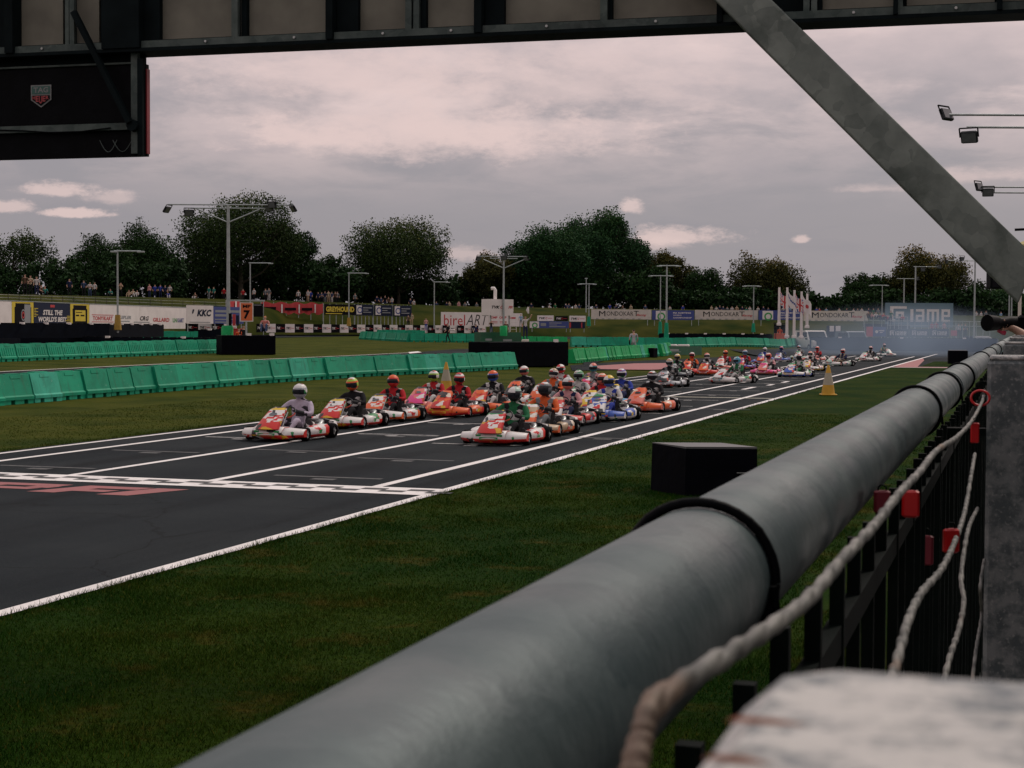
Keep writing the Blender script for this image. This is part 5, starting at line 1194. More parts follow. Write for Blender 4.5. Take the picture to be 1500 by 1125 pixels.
def m_drv(na, nb, t, c):       # 0 suit 1 accent 2 gloves/boots
    ks = (na, nb)
    if any(k.startswith(('hand', 'toe')) for k in ks) and (t > .55 or any(k.startswith('toe') for k in ks)): return 2
    if any(k.startswith('elb') for k in ks) or 'neck' in ks: return 1
    if any(k.startswith('knee') for k in ks): return 0
    if 'chest' in ks and c.y < .36 and abs(c.x) < .09: return 1
    return 0
def driver_mesh():
    J = {}; E = []
    def a(n, p, r_, par=None):
        J[n] = (p, r_)
        if par: E.append((par, n))
    a('pelvis', (0, .30, .17), (.15, .12)); a('waist', (0, .37, .33), (.13, .11), 'pelvis'); a('chest', (0, .42, .56), (.19, .13), 'waist'); a('neck', (0, .395, .73), .085, 'chest'); a('head', (0, .375, .82), .085, 'neck')
    for s_, L in ((1, 'l'), (-1, 'r')):
        a('hip'+L, (s_*.10, .22, .18), .09, 'pelvis'); a('knee'+L, (s_*.21, -.14, .38), .065, 'hip'+L); a('foot'+L, (s_*.17, -.50, .14), .045, 'knee'+L); a('toe'+L, (s_*.17, -.62, .19), .04, 'foot'+L)
        a('shou'+L, (s_*.21, .41, .65), .08, 'chest'); a('elb'+L, (s_*.34, .18, .46), .052, 'shou'+L); a('hand'+L, (s_*.155, -.06, .52), .042, 'elb'+L)
    return skin_mesh('driver_body', J, E, 'pelvis', m_drv)
DM = driver_mesh()
for _ in range(3): DM.materials.append(SK)
def helmet_meshes():
    mb = MB(); c = (0, .365, .875); nu, nv = 18, 12; v = []
    for j in range(nv+1):
        t = math.pi*j/nv
        for i in range(nu):
            p = 2*math.pi*i/nu; x = .135*math.sin(t)*math.cos(p); y = .165*math.sin(t)*math.sin(p); z = .150*math.cos(t)
            if z < -.06 and y < 0: y *= 1.06
            v.append((c[0]+x, c[1]+y, c[2]+z*(1 if z > 0 else .92)))
    for j in range(nv):
        for i in range(nu):
            t = math.pi*(j+.5)/nv; z = math.cos(t); p = 2*math.pi*(i+.5)/nu; mi = 1 if (z < -.35 or (.25 < z < .5)) else 0
            if j < nv: mb.add([v[j*nu+i], v[(j+1)*nu+i], v[(j+1)*nu+(i+1) % nu], v[j*nu+(i+1) % nu]], [(0, 1, 2, 3)], mi, True)
    h = mb.mesh('helmet', [PT['white'], PT['red']])
    vb = MB(); g_ = []
    for j in range(4):
        z = .045-.095*j/3; rr_ = math.sqrt(max(0, 1-(z/.15)**2)); g_.append([(c[0]+.139*rr_*math.cos(a), c[1]+.170*rr_*math.sin(a), c[2]+z) for a in [math.pi+math.pi*.14+(math.pi*.72)*i/10 for i in range(11)]])
    vb.loft(g_, 0, True, False, False); vi = vb.mesh('visor', mat('dark_visor', (.012, .014, .018), .12))
    return h, vi
HMM, VIM = helmet_meshes()
GLV = mat('dark_glove', (.02, .02, .022), .7)
def kart(px, py, col, plate, hel, st, label, dlabel, yaw=0, lean=0, dy=0.0, sc=1.0):
    p = G(px, py, .885*sc); g0 = p-Matrix.Rotation(R(yaw), 3, 'Z') @ Vector((0, .365, 0)); AL = dict(((635, 2.0), (672, .7), (770, 1.0), (893, 1.2), (848, 1.2), (911, .5), (807, .6), (955, 1.6), (1013, .6), (1090, 1.5))).get(px, 0); g0 = Vector((g0.x+AL*g0.x/g0.y, g0.y+AL, .006))
    t = K0 if kart.n == 0 else copy_tree(K0); kart.n += 1
    t.location = g0; t.rotation_euler.z = R(yaw); tag(t, label, 'go-kart', None); t.scale = (sc,)*3
    a, b, c = (PT[k] for k in col); rnd_ = random.Random(kart.n)
    for ch in KID[t]:
        nm = ch.name.split('.')[0]
        if nm in ('nose_cone', 'nose_corner'): setm(ch, a, b)
        elif nm == 'front_panel': setm(ch, a, b, PT[plate])
        elif nm == 'side_pod': setm(ch, a, b)
        elif nm in ('nose_sticker', 'pod_sticker'): setm(ch, c)
        elif nm == 'plate_mark': setm(ch, PT['black'] if plate == 'orange' else PT['grey'] if rnd_.random() < .4 else a)
    d = bpy.data.objects.new('person', DM); C.objects.link(d); d.location = g0; d.rotation_euler = (rnd_.uniform(-.05, .03), rnd_.uniform(-.07, .07), R(yaw)+rnd_.uniform(-.06, .06)); d.scale = (sc,)*3
    s0, s1 = st; setm(d, suit(s0), suit(s1), GLV); tag(d, dlabel, 'person', 'kart drivers in the pack')
    h = bpy.data.objects.new('helmet', HMM); C.objects.link(h); h.parent = d; setm(h, PT[hel[0]], PT[hel[1]])
    # a turned head
    a_ = rnd_.uniform(-.25, .25)+lean; pv = Vector((0, .365, .82)); h.matrix_local = Matrix.Translation(pv) @ Matrix.Rotation(a_, 4, 'Z') @ Matrix.Rotation(rnd_.uniform(-.08, .14), 4, 'X') @ Matrix.Translation(-pv)
    v_ = bpy.data.objects.new('visor', VIM); C.objects.link(v_); v_.parent = h
    return t
kart.n = 0
W_, R_c = 'white', 'red'
KL = [
 (437, 573, ('white', 'red', 'green'), 'yellow', ('white', 'silver'), ('lilac', 'lilac'), 0, 'white and red kart with yellow plate leading the left file', 'driver in pale lilac suit and white helmet leading the left file'),
 (519, 563, ('white', 'red', 'green'), 'yellow', ('lime', 'orange'), ('black', 'black'), 0, 'white and red kart second in the left file, driven by the lime and orange helmet', 'driver in black suit with lime and orange helmet'),
 (577, 558, ('white', 'orange', 'red'), 'yellow', ('orange', 'red'), ('black', 'red'), 0, 'white and orange kart third in the left file under the plain orange helmet', 'driver in black suit with red collar and orange helmet, third in left file'),
 (635, 554, ('salmon', 'pink', 'yellow'), 'salmon', ('white', 'lime'), ('white', 'red'), 0, 'salmon kart fourth in the left file', 'driver with yellow, white and blue helmet beside the far traffic cone'),
 (672, 556, ('orange', 'red', 'yellow'), 'orange', ('white', 'red'), ('black', 'red'), 0, 'orange kart just right of the far traffic cone', 'driver in dark suit and white-red helmet just right of the far cone'),
 (722, 551, ('orange', 'red', 'white'), 'tan', ('orange', 'blue'), ('white', 'black'), 0, 'red-orange kart driven by the orange and blue helmet, mid left file', 'driver in white and black suit with orange and blue helmet'),
 (770, 544, ('orange', 'black', 'white'), 'orange', ('white', 'salmon'), ('black', 'black'), 0, 'orange and black kart in front of the big black covered stack', 'driver in black with white helmet in front of the big black covered stack'),
 (807, 547, ('white', 'orange', 'lime'), 'orange', ('tan', 'white'), ('grey', 'orange'), 0, 'white and lime kart between the white helmet and red-striped helmet', 'driver in grey with orange and white helmet left of the red-striped one'),
 (824, 540, ('red', 'white', 'black'), 'red', ('white', 'red'), ('red', 'white'), 0, 'red kart behind the white and lime one', 'driver in red and white with red-striped helmet below the black stack corner'),
 (868, 538, ('pink', 'red', 'white'), 'yellow', ('salmon', 'teal'), ('pink', 'grey'), 0, 'pink kart at the inner edge of the pack below the walking marshal', 'driver with red and teal helmet, at the inner edge of the pack'),
 (750, 577, ('white', 'red', 'green'), 'yellow', ('mint', 'black'), ('black', 'green'), 0, 'white and red kart with yellow plate leading the right file', 'driver in black and green leading the right file, pale green helmet'),
 (796, 570, ('tan', 'orange', 'red'), 'white', ('grey', 'black'), ('grey', 'orange'), 0, 'cream and orange kart second in the right file', 'driver with dark helmet second in the right file'),
 (832, 562, ('red', 'white', 'blue'), 'tan', ('silver', 'salmon'), ('navy', 'pink'), 0, 'red and white kart third in the right file', 'driver with pale pink-grey helmet in navy suit, third in right file'),
 (848, 552, ('green', 'white', 'yellow'), 'white', ('green', 'mint'), ('grey', 'white'), 0, 'green kart half hidden in the middle of the pack', 'driver with plain green helmet in the middle of the pack'),
 (879, 554, ('white', 'yellow', 'blue'), 'yellow', ('orange', 'salmon'), ('black', 'red'), 0, 'white, yellow and blue kart driven by a bright orange helmet', 'driver with bright orange helmet and red collar in the right file'),
 (911, 548, ('lblue', 'yellow', 'white'), 'yellow', ('purple', 'white'), ('navy', 'blue'), 0, 'light blue and yellow kart behind the bright orange helmet', 'driver in navy and blue with purple and white helmet'),
 (955, 554, ('orange', 'salmon', 'white'), 'orange', ('black', 'silver'), ('black', 'black'), -6, 'bright orange kart on its own at the rear right of the leading pack', 'driver in black with dark helmet in the lone bright orange kart'),
 (893, 561, ('blue', 'white', 'yellow'), 'white', ('yellow', 'blue'), ('blue', 'white'), 0, 'blue and white kart just ahead of the light blue and yellow one', 'driver with yellow and blue helmet in the right file'),
 (981, 531, ('silver', 'black', 'white'), 'grey', ('tan', 'silver'), ('grey', 'black'), 0, 'dark silver kart in front of the red kerb', 'driver in grey with tan helmet in the dark silver kart'),
 (992, 523, ('grey', 'black', 'silver'), 'silver', ('yellow', 'tan'), ('green', 'black'), 0, 'grey kart behind the dark silver one', 'driver with yellow helmet behind the dark silver kart'),
 (1013, 520, ('orange', 'red', 'black'), 'orange', ('white', 'red'), ('black', 'orange'), 0, 'orange and red kart beside the grey pair', 'driver with white and red helmet beside the grey pair of karts'),
 (1038, 521, ('red', 'orange', 'white'), 'salmon', ('salmon', 'white'), ('white', 'black'), 0, 'orange-red kart between the white-helmet and plain orange-helmet drivers', 'driver with pale pink helmet in white and black, left of the plain orange helmet'),
 (1061, 517, ('salmon', 'white', 'red'), 'white', ('orange', 'orange'), ('white', 'red'), 0, 'pink and white kart under the lone orange helmet in the second group', 'driver with plain orange helmet in white suit, second group'),
 (1082, 528, ('white', 'white', 'teal'), 'yellow', ('teal', 'lblue'), ('white', 'green'), -28, 'white and teal kart leading the second group, nose to the left', 'driver with teal-blue helmet leading the second group'),
 (1090, 517, ('purple', 'red', 'blue'), 'salmon', ('silver', 'lblue'), ('navy', 'red'), 0, 'purple and red kart behind the white and teal one', 'driver with silver-blue helmet in navy and red'),
 (1127, 521, ('pink', 'salmon', 'white'), 'white', ('salmon', 'red'), ('white', 'pink'), -6, 'magenta pink kart in the second group', 'driver in white and pink with pink helmet on the magenta kart'),
 (1119, 512, ('blue', 'orange', 'white'), 'white', ('silver', 'white'), ('white', 'blue'), 0, 'blue and orange kart behind the magenta one', 'driver with silver helmet in white and blue behind the magenta kart'),
 (1144, 510, ('blue', 'white', 'pink'), 'tan', ('salmon', 'blue'), ('denim', 'denim'), 0, 'blue kart behind the magenta kart, right side', 'driver in denim-blue suit with pink helmet'),
 (1169, 523, ('white', 'blue', 'yellow'), 'white', ('white', 'black'), ('green', 'white'), -10, 'white and blue kart with pale yellow panel in the second group', 'driver with white helmet on the white and blue kart left of the near cone'),
 (1172, 508.5, ('mint', 'white', 'blue'), 'white', ('lblue', 'white'), ('white', 'grey'), 0, 'pale mint kart at the back of the second group', 'driver with small cyan helmet at the back of the second group'),
 (1188, 518, ('white', 'yellow', 'black'), 'orange', ('orange', 'white'), ('white', 'black'), -4, 'white and yellow kart just left of the near cone', 'driver with orange and white helmet just left of the near cone'),
 (1198, 510, ('salmon', 'white', 'red'), 'salmon', ('salmon', 'salmon'), ('pink', 'red'), -20, 'salmon pink kart behind the near cone', 'driver in pink and red behind the near cone'),
 (1234, 514, ('white', 'mint', 'teal'), 'tan', ('white', 'red'), ('cream', 'navy'), -30, 'white and pale green kart right of the near cone, nose to the left', 'driver in cream with white and red helmet, right of the near cone'),
 (1275, 510, ('white', 'white', 'red'), 'white', ('red', 'silver'), ('white', 'black'), -18, 'white and red kart second from the back of the field', 'driver with dark red helmet second from the back'),
 (1295, 506, ('white', 'mint', 'red'), 'mint', ('white', 'silver'), ('teal', 'cream'), 25, 'last kart of the field, white and green with red side', 'driver in teal with white helmet in the last kart'),
]

for px, py, col, plate, hel, st, yaw, l1, l2 in KL: kart(px, py, col, plate, hel, st, l1, l2, yaw)

# ================================================================== PEOPLE
DG = cloth('black')
q = G(928, 523.5); o = person('walk', q, YAW+.1+math.pi, 'grey', 'grey', 'marshal in pale grey shirt and trousers walking away beside the bright green barriers', s=1.03)
setm(o, mat('pale_grey_shirt', (.36, .35, .38), .85), mat('pale_grey_trousers', (.24, .24, .24), .85))
hh = MB().bbox((0, 0, 0), (.07, .16, .30), .02).build('radio_bag', M_BLK, None, (q.x-.24, q.y-.1, q.z+.95), .3); tag(hh, 'small dark bag held at the left hip of the walking marshal', 'bag')
q = G(656, 501.8); person('walk', q, YAW-1.2, 'black', 'black', 'photographer all in black walking before the green barriers', s=1.03)
o = MB().bbox((0, 0, 0), (.2, .45, .16), .03).build('camera', M_WPR, None, (q.x+.5, q.y-.1, q.z+1.15), YAW+1.0); tag(o, 'pale camera held by the photographer in black', 'camera')
q = G(697, 500); person('stand', q, YAW, 'navy', 'navy', 'person in dark navy standing left of the dark green sheeted stack', s=.98)
q = P(719.5, 489, 150); person('cam', (q.x, q.y, q.z-.1), YAW, 'black', 'denim', 'crouched-looking person in black just above the dark green sheeted stack', s=.8)
q = P(769.5, 497, 118); person('flag', (q.x, q.y, q.z), YAW+.3, 'white', 'navy', 'flag marshal in white top and navy trousers standing on the pale block', s=1.02)
o = MB().bbox((0, 0, 0), (.55, .6, .42), .04).build('pale_block', M_CREAM, None, (q.x, q.y, q.z-.22), YAW); tag(o, 'pale cream stand under the flag marshal', 'stand')
MB_ = MB(); MB_.bbox((0, 0, 0), (3.2, 1.2, .2), .03); o = MB_.build('marshal_platform', M_GREY, None, (q.x, q.y, q.z-.55), YAW); tag(o, 'low platform carrying the flag marshal', 'platform')
k = thing('marshal_flag', 'rolled white flag raised by the flag marshal', 'flag', (q.x+.38, q.y-.2, q.z+1.8), YAW)
MB().tube([(0, 0, -.3), (-.1, 0, .55)], .02, 6).build('stick', M_TRUNK, k); MB().tube([(-.08, 0, .1), (-.15, 0, .35), (-.1, 0, .6)], [.05, .11, .04], 8).build('cloth_roll', M_WPR, k)
q = P(737, 497, 122); o = post_wrap(737.5, 477, 492, 125, 11, 'bright green padded block at the foot of the floodlight mast behind the sheeted stack')
q = P(741, 489, 128); person('stand', (q.x, q.y, q.z-.5), YAW+.5, 'brown', 'black', 'person in dark brown standing behind the green padded block', s=.9)
t = thing('stepladder', 'white metal stepladder beside the tower sign', 'ladder', P(752, 480, 150), YAW)
for s_ in (-.28, .28): MB().tube([(s_, 0, -.4), (s_*.8, .2, 1.35)], .025, 6).build('rail', M_WPR, t)
for i in range(5): MB().box((0, .04*i, -.15+.32*i), (.55, .08, .03)).build('rung', M_WPR, t)
q = P(388.3, 496, 92); o = person('sit', (q.x, q.y, q.z+.35), YAW, 'red', 'denim', 'marshal in red striped top with orange cap sitting behind the long covered stack', s=1.05, hair=mat('orange_cap', (.5, .16, .04), .7))
setm(o, worn('striped_red_cloth', (.40, .10, .08), under=(.45, .40, .38), lo=.4, hi=.55))
q = P(357, 494, 96); person('stand', (q.x, q.y, q.z-.9), YAW, 'black', 'black', 'person in black standing right behind the orange number seven sign', s=.95)
q = P(350, 494, 97); person('stand', (q.x, q.y, q.z-.9), YAW, 'orange', 'black', 'person in bright orange-red beside the red tub', s=.85)
# small people near the foot of the bank
for px, py, d, pose, a, b, l in ((598, 480, 204, 'stand', 'brown', 'black', 'person in brown left of the pale pair near the thin lamp post'), (624, 485, 200, 'stand', 'pink', 'blue', 'person in pink top and blue trousers in front of the small boards'), (603, 477, 207, 'stand', 'cream', 'tan', 'person in cream standing above the small boards'),
                                 (763, 480, 190, 'stand', 'lightblue', 'grey', 'person in pale blue left of the flag marshal'), (1062, 470, 214, 'stand', 'navy', 'navy', 'x')):
    if l == 'x': continue
    q = P(px, py, d); person(pose, q, YAW, a, b, l, s=.95)
rr = random.Random(11)
LM = [(80, 'above the yellow watch adverts'), (160, 'above the dark wall panel'), (215, 'right of the first thin lamp post'), (300, 'near the KKC board'), (345, 'beside the large floodlight mast'), (420, 'above the red cloth banner'), (520, 'above the greyhound banner'), (610, 'above the three blue swoosh banners'),
      (700, 'above the birelART board'), (780, 'right of the tower sign'), (864, 'left of the first cream banner'), (955, 'above the leftmost cream banner'), (1018, 'above the first blue board'), (1110, 'above the middle cream banner'), (1176, 'behind the flag poles'), (1275, 'above the rightmost cream banner'), (1300, 'left of the hoarding'), (1400, 'near the large blue hoarding'), (1600, 'right of the large blue hoarding')]
CR = [(37, 'stand', 'brown', 'black'), (45, 'fold', 'cream', 'black'), (54, 'stand', 'white', 'navy'), (61, 'sit', 'brown', 'black'), (66, 'sit', 'teal', 'black'), (102, 'stand', 'navy', 'black'), (123, 'stand', 'denim', 'black'), (132, 'fold', 'white', 'denim'), (139, 'stand', 'white', 'black'), (162, 'sit', 'teal', 'black'), (177, 'cam', 'tan', 'black'),
      (189, 'sit', 'tan', 'tan'), (195, 'sit', 'cream', 'white'), (201, 'sit', 'white', 'black'), (219, 'stand', 'pink', 'navy'), (227, 'stand', 'blue', 'navy'), (235, 'stand', 'blue', 'navy'), (242, 'stand', 'navy', 'black'), (249, 'stand', 'white', 'black'), (246, 'sit', 'blue', 'white'), (286, 'sit', 'brown', 'white'), (306, 'stand', 'teal', 'grey'), (313, 'stand', 'teal', 'black'), (328, 'stand', 'red', 'black'),
      (356, 'stand', 'red', 'black'), (372, 'stand', 'white', 'black'), (389, 'stand', 'grey', 'black'), (394, 'stand', 'grey', 'white'), (437, 'stand', 'white', 'black'), (451, 'stand', 'white', 'tan'), (455, 'stand', 'blue', 'navy'), (466, 'stand', 'navy', 'black'), (471, 'fold', 'denim', 'black'), (476, 'stand', 'navy', 'grey'), (481, 'stand', 'cream', 'tan'), (486, 'stand', 'denim', 'white'), (491, 'stand', 'brown', 'black'), (494, 'stand', 'grey', 'black'),
      (520, 'stand', 'grey', 'black'), (552, 'stand', 'navy', 'black'), (558, 'stand', 'denim', 'black'), (564, 'stand', 'black', 'navy'), (569, 'stand', 'brown', 'black'), (574, 'stand', 'white', 'denim'), (601, 'stand', 'navy', 'black'), (606, 'stand', 'white', 'grey'), (639, 'stand', 'denim', 'black'), (654, 'stand', 'navy', 'orange'), (658, 'stand', 'cream', 'red'), (672, 'stand', 'pink', 'black'), (681, 'stand', 'grey', 'black'), (698, 'stand', 'grey', 'grey'), (707, 'stand', 'white', 'grey'),
      (778, 'stand', 'navy', 'black'), (804.5, 'fold', 'white', 'white'), (813, 'stand', 'green', 'black'), (829, 'stand', 'navy', 'white'), (833, 'stand', 'denim', 'black'), (843, 'stand', 'white', 'black'), (848, 'stand', 'denim', 'black'), (873, 'stand', 'navy', 'black'), (883, 'sit', 'tan', 'black'), (893, 'stand', 'blue', 'black'), (902, 'stand', 'navy', 'black'), (912, 'stand', 'brown', 'black'), (924, 'stand', 'cream', 'black'), (937, 'sit', 'tan', 'black'), (945, 'stand', 'denim', 'black'),
      (981, 'stand', 'white', 'black'), (990, 'sit', 'pink', 'black'), (1000, 'stand', 'blue', 'black'), (1010, 'sit', 'tan', 'black'), (1027, 'sit', 'white', 'white'), (1042, 'stand', 'cream', 'black'), (1049, 'stand', 'white', 'navy'), (1054, 'stand', 'navy', 'black'), (1059, 'stand', 'denim', 'black'), (1065, 'stand', 'grey', 'black'), (1072, 'stand', 'white', 'black'), (1079, 'stand', 'tan', 'black'), (1087, 'stand', 'navy', 'black'), (1093, 'stand', 'teal', 'black'), (1098, 'stand', 'white', 'black'), (1110, 'stand', 'white', 'navy'), (1118, 'stand', 'navy', 'black'), (1125, 'stand', 'denim', 'black'),
      (1147, 'stand', 'white', 'white'), (1157, 'stand', 'lightblue', 'grey'), (1196, 'stand', 'blue', 'black'), (1200, 'stand', 'red', 'black'), (1210, 'stand', 'lightblue', 'grey'), (1229, 'stand', 'white', 'grey'), (1240, 'stand', 'navy', 'black'), (1250, 'stand', 'white', 'navy'), (1256, 'stand', 'grey', 'black'), (1262, 'stand', 'white', 'black'), (1272, 'stand', 'navy', 'black'), (1279, 'stand', 'green', 'teal'), (1286, 'stand', 'grey', 'black'),
      (1430, 'stand', 'white', 'grey'), (1437, 'stand', 'white', 'white'), (1444, 'stand', 'grey', 'black'), (1466, 'stand', 'lightblue', 'black')]
for px, pose, a, b in CR:
    q = crest(px); q.z -= interp(px, [(0, .0), (500, .25), (640, 1.0), (1300, 1.05)]); lm = next(l for x, l in LM if px < x); po = {'stand': 'stood', 'fold': 'arms folded', 'sit': 'sitting', 'cam': 'with camera'}[pose]
    person(pose, (q.x, q.y, q.z+rr.uniform(-.12, .05)), YAW+rr.uniform(-.7, .7), a, b, f'spectator in {a} top, {b} trousers, {po} {lm}', 'spectators along the bank', s=rr.uniform(.93, 1.05))
for i, (px, py, a) in enumerate(((1272, 461, 'brown'), (1277, 463, 'pink'), (1283, 462, 'white'), (1289, 464, 'navy'), (1294, 463, 'red'), (1299, 466, 'red'), (1322, 466, 'red'), (1365, 478, 'red'), (1371, 477, 'red'), (1383, 478, 'pink'), (1404, 480, 'white'), (1409, 480, 'green'), (1414, 480, 'grey'), (1305, 461, 'green'))):
    q = P(px, py+6, 192); person('sit' if i < 7 else 'stand', (q.x, q.y, q.z-(0 if i < 7 else .7)), YAW+rr.uniform(-.5, .5), a, 'black', f'spectator in {a} {"seated left of" if i < 7 else "at the rail near"} the large blue hoarding', 'people round the blue hoarding')
a = P(1268, 474, 194); b = P(1330, 476, 194); t = thing('spectator_stand', 'small railed spectator stand left of the large blue hoarding', 'stand')
MB().bar(a-Vector((0, 0, .3)), b-Vector((0, 0, .3)), 2.2, .6).build('deck', M_BELT, t)
for i in range(6):
    p = a.lerp(b, i/5)+Vector((0, -1.2, 0)); MB().tube([p-Vector((0, 0, 2)), p+Vector((0, 0, 1.0))], .05, 6).build('post', M_GREY, t)
for z in (.4, .95): MB().tube([a+Vector((0, -1.2, z)), b+Vector((0, -1.2, z))], .035, 6).build('rail', M_GREY, t)
# railing under the hoarding and right side
t = thing('far_railing', 'thin grey railing in front of the spectators at the right end', 'railing'); a = P(1300, 484, 182); b = P(1450, 486, 182)
for i in range(16):
    p = a.lerp(b, i/15); MB().tube([p-Vector((0, 0, 1)), p+Vector((0, 0, 1.2))], .035, 5).build('post', M_GREY, t)
for z in (.6, 1.15): MB().tube([a+Vector((0, 0, z)), b+Vector((0, 0, z))], .03, 5).build('rail', M_GREY, t)
for px, y in ((1205, 470), (1212, 478)): pass

# ================================================================== SMOKE
def b_smoke():
    m = bpy.data.materials.new('tyre_smoke'); m.use_nodes = True; t = m.node_tree; t.nodes.clear()
    o = t.nodes.new('ShaderNodeOutputMaterial'); v = t.nodes.new('ShaderNodeVolumePrincipled'); t.links.new(v.outputs[0], o.inputs['Volume'])
    v.inputs['Color'].default_value = (.46, .60, .78, 1); v.inputs['Anisotropy'].default_value = .1
    tc_ = t.nodes.new('ShaderNodeTexCoord')
    nz = t.nodes.new('ShaderNodeTexNoise'); nz.inputs['Scale'].default_value = .12; nz.inputs['Detail'].default_value = 3; t.links.new(tc_.outputs['Object'], nz.inputs['Vector'])
    mr = t.nodes.new('ShaderNodeMapRange'); mr.inputs['From Min'].default_value = .35; mr.inputs['From Max'].default_value = .75; mr.inputs['To Max'].default_value = SMK; t.links.new(nz.outputs[0], mr.inputs['Value'])
    # fade to the edges of the ellipsoid
    g = t.nodes.new('ShaderNodeTexCoord'); mp = t.nodes.new('ShaderNodeVectorMath'); mp.operation = 'DIVIDE'; mp.inputs[1].default_value = (13, 27, 3.9); t.links.new(g.outputs['Object'], mp.inputs[0])
    le = t.nodes.new('ShaderNodeVectorMath'); le.operation = 'LENGTH'; t.links.new(mp.outputs[0], le.inputs[0])
    fr = t.nodes.new('ShaderNodeMapRange'); fr.interpolation_type = 'SMOOTHSTEP'; fr.inputs['From Min'].default_value = 1.0; fr.inputs['From Max'].default_value = .35; t.links.new(le.outputs['Value'], fr.inputs['Value'])
    mu = t.nodes.new('ShaderNodeMath'); mu.operation = 'MULTIPLY'; t.links.new(mr.outputs[0], mu.inputs[0]); t.links.new(fr.outputs[0], mu.inputs[1]); t.links.new(mu.outputs[0], v.inputs['Density'])
    return m
SMK = .06
c = P(1318, 505, 138)
sm = MB().sphere((0, 0, 0), (13, 27, 3.9), nu=24, nv=12).build('smoke', b_smoke(), None, (c.x, c.y, 1.0)); tag(sm, 'bluish engine and tyre smoke drifting over the last karts and the corner', 'smoke', kind='stuff')
S.cycles.volume_step_rate = 1.0; S.cycles.volume_max_steps = 64

# ================================================================== GANTRY
YG = 12.0
def PG(px, py, off=0.0):          # point on the gantry plane (slightly turned), off = metres behind its face
    r_ = ray(px, py); th = R(GA); n = Vector((math.sin(th), math.cos(th), 0)); k = ((Vector((0, YG, CAMZ))-Vector((0, 0, CAMZ))).dot(n)+off)/r_.dot(n)
    return Vector((0, 0, CAMZ))+r_*k
GA = 0.0
best = None
for i in range(-80, 81):
    GA = i*.1; d_ = abs(PG(205, 75).z-PG(1500, 19).z)
    if best is None or d_ < best[0]: best = (d_, GA)
GA = best[1]; th = R(GA); gu = Vector((math.cos(th), -math.sin(th), 0)); gn = Vector((math.sin(th), math.cos(th), 0))
ZB = (PG(205, 75).z+PG(1500, 19).z)/2
def gx_of(px, off=0.0): return (PG(px, 40, off)-Vector((0, YG, CAMZ))).dot(gu)
def GPt(x, z, off=0.0): return Vector((0, YG, 0))+gu*x+gn*off+Vector((0, 0, z))
t = thing('gantry', 'dark galvanised gantry beam with boarded panels crossing above the track, with its thick diagonal brace', 'gantry')
def gbox(x0, x1, z0, z1, o0, o1, name, m, par=None):
    mb = MB(); v = [GPt(x, z, o) for o in (o0, o1) for x, z in ((x0, z0), (x1, z0), (x1, z1), (x0, z1))]
    mb.add(v, [(0, 1, 2, 3), (7, 6, 5, 4), (0, 4, 5, 1), (1, 5, 6, 2), (2, 6, 7, 3), (3, 7, 4, 0)], 0, False); return mb.build(name, m, par or t)
xa = gx_of(-420); xb = .55; zt = ZB+1.05
M_DSTEEL = mat('dark_painted_steel', (.0045, .008, .009), .7, 0, var=.3, scale=5)
gbox(xa, xb, ZB, ZB+.028, -.005, .30, 'bottom_flange', M_DSTEEL); gbox(xa, xb, ZB+.03, ZB+.088, .02, .06, 'bottom_chord', M_GALVD); gbox(xa, xb, zt-.08, zt, .02, .3, 'top_chord', M_GALVD)
gbox(xa, xb, ZB+.09, ZB+.1, .06, .28, 'ledge', M_DSTEEL)
pan = [(-200, -30), (27, 90), (117, 143), (230, 337), (357, 476), (525, 592), (622, 695), (737, 878), (896, 1050), (1058, 1115), (1205, 1308), (1332, 1452), (1470, 1530)]
for a, b in pan: gbox(gx_of(a, .14)-.02, min(xb-.01, gx_of(b, .14)+.02), ZB+.095, zt-.09, .13, .15, 'panel', M_PANEL)
gbox(xa, xb, ZB+.095, zt-.09, .155, .17, 'back_sheet', M_DSTEEL)
for a, b in ((93, 98.5), (99.5, 106), (337, 346), (592, 601), (604, 612), (878, 888), (1176, 1185), (1187.5, 1196), (1315, 1322)):
    gbox(gx_of(a), gx_of(b), ZB+.089, zt-.081, .025, .065, 'mullion', M_GALVD)
for a, b in ((8, 20), (150, 205), (478, 488), (695, 706), (1308, 1315), (1050, 1058), (1460, 1468)): gbox(gx_of(a), gx_of(b), ZB+.03, zt-.081, -.02, .12, 'post', M_DSTEEL)
for a, b in ((205, 228), (348, 356), (489, 520), (613, 620), (707, 735), (889, 894), (143, 150), (1197, 1203)): gbox(gx_of(a), gx_of(b), ZB+.09, zt-.09, .07, .125, 'web_plate', M_DSTEEL)
for px in (60, 160, 300, 430, 560, 660, 800, 960, 1090, 1250, 1400):
    p = GPt(gx_of(px), ZB+.06, .018); MB().tube([p, p-gn*.012], .011, 6).build('bolt', M_GALV, t)
# brace: box section leaning down to the right
A1, A2 = PG(1130, 0, -.10), PG(1500, 360, -.10); B1, B2 = PG(1100, 52, -.10), PG(1492, 444, -.10)
dv = ((A2-A1).normalized()+(B2-B1).normalized()).normalized(); ext = .9
a1 = A1-dv*ext; b1_ = B1-dv*(ext+.1); a2 = A2+dv*.12; b2_ = B2+dv*.0
mb = MB(); bk = gn*.16; q_ = [a1, a2, b2_, b1_]
mb.add(q_+[p+bk for p in q_], [(0, 1, 2, 3), (7, 6, 5, 4), (0, 4, 5, 1), (1, 5, 6, 2), (2, 6, 7, 3), (3, 7, 4, 0)], 0, False)
br = mb.build('diagonal_brace', M_GALVB, t); bv = br.modifiers.new('edge', 'BEVEL'); bv.width = .012; bv.segments = 2
gbox(.075, .35, 1.0, zt, -.12, .12, 'column', M_DSTEEL)
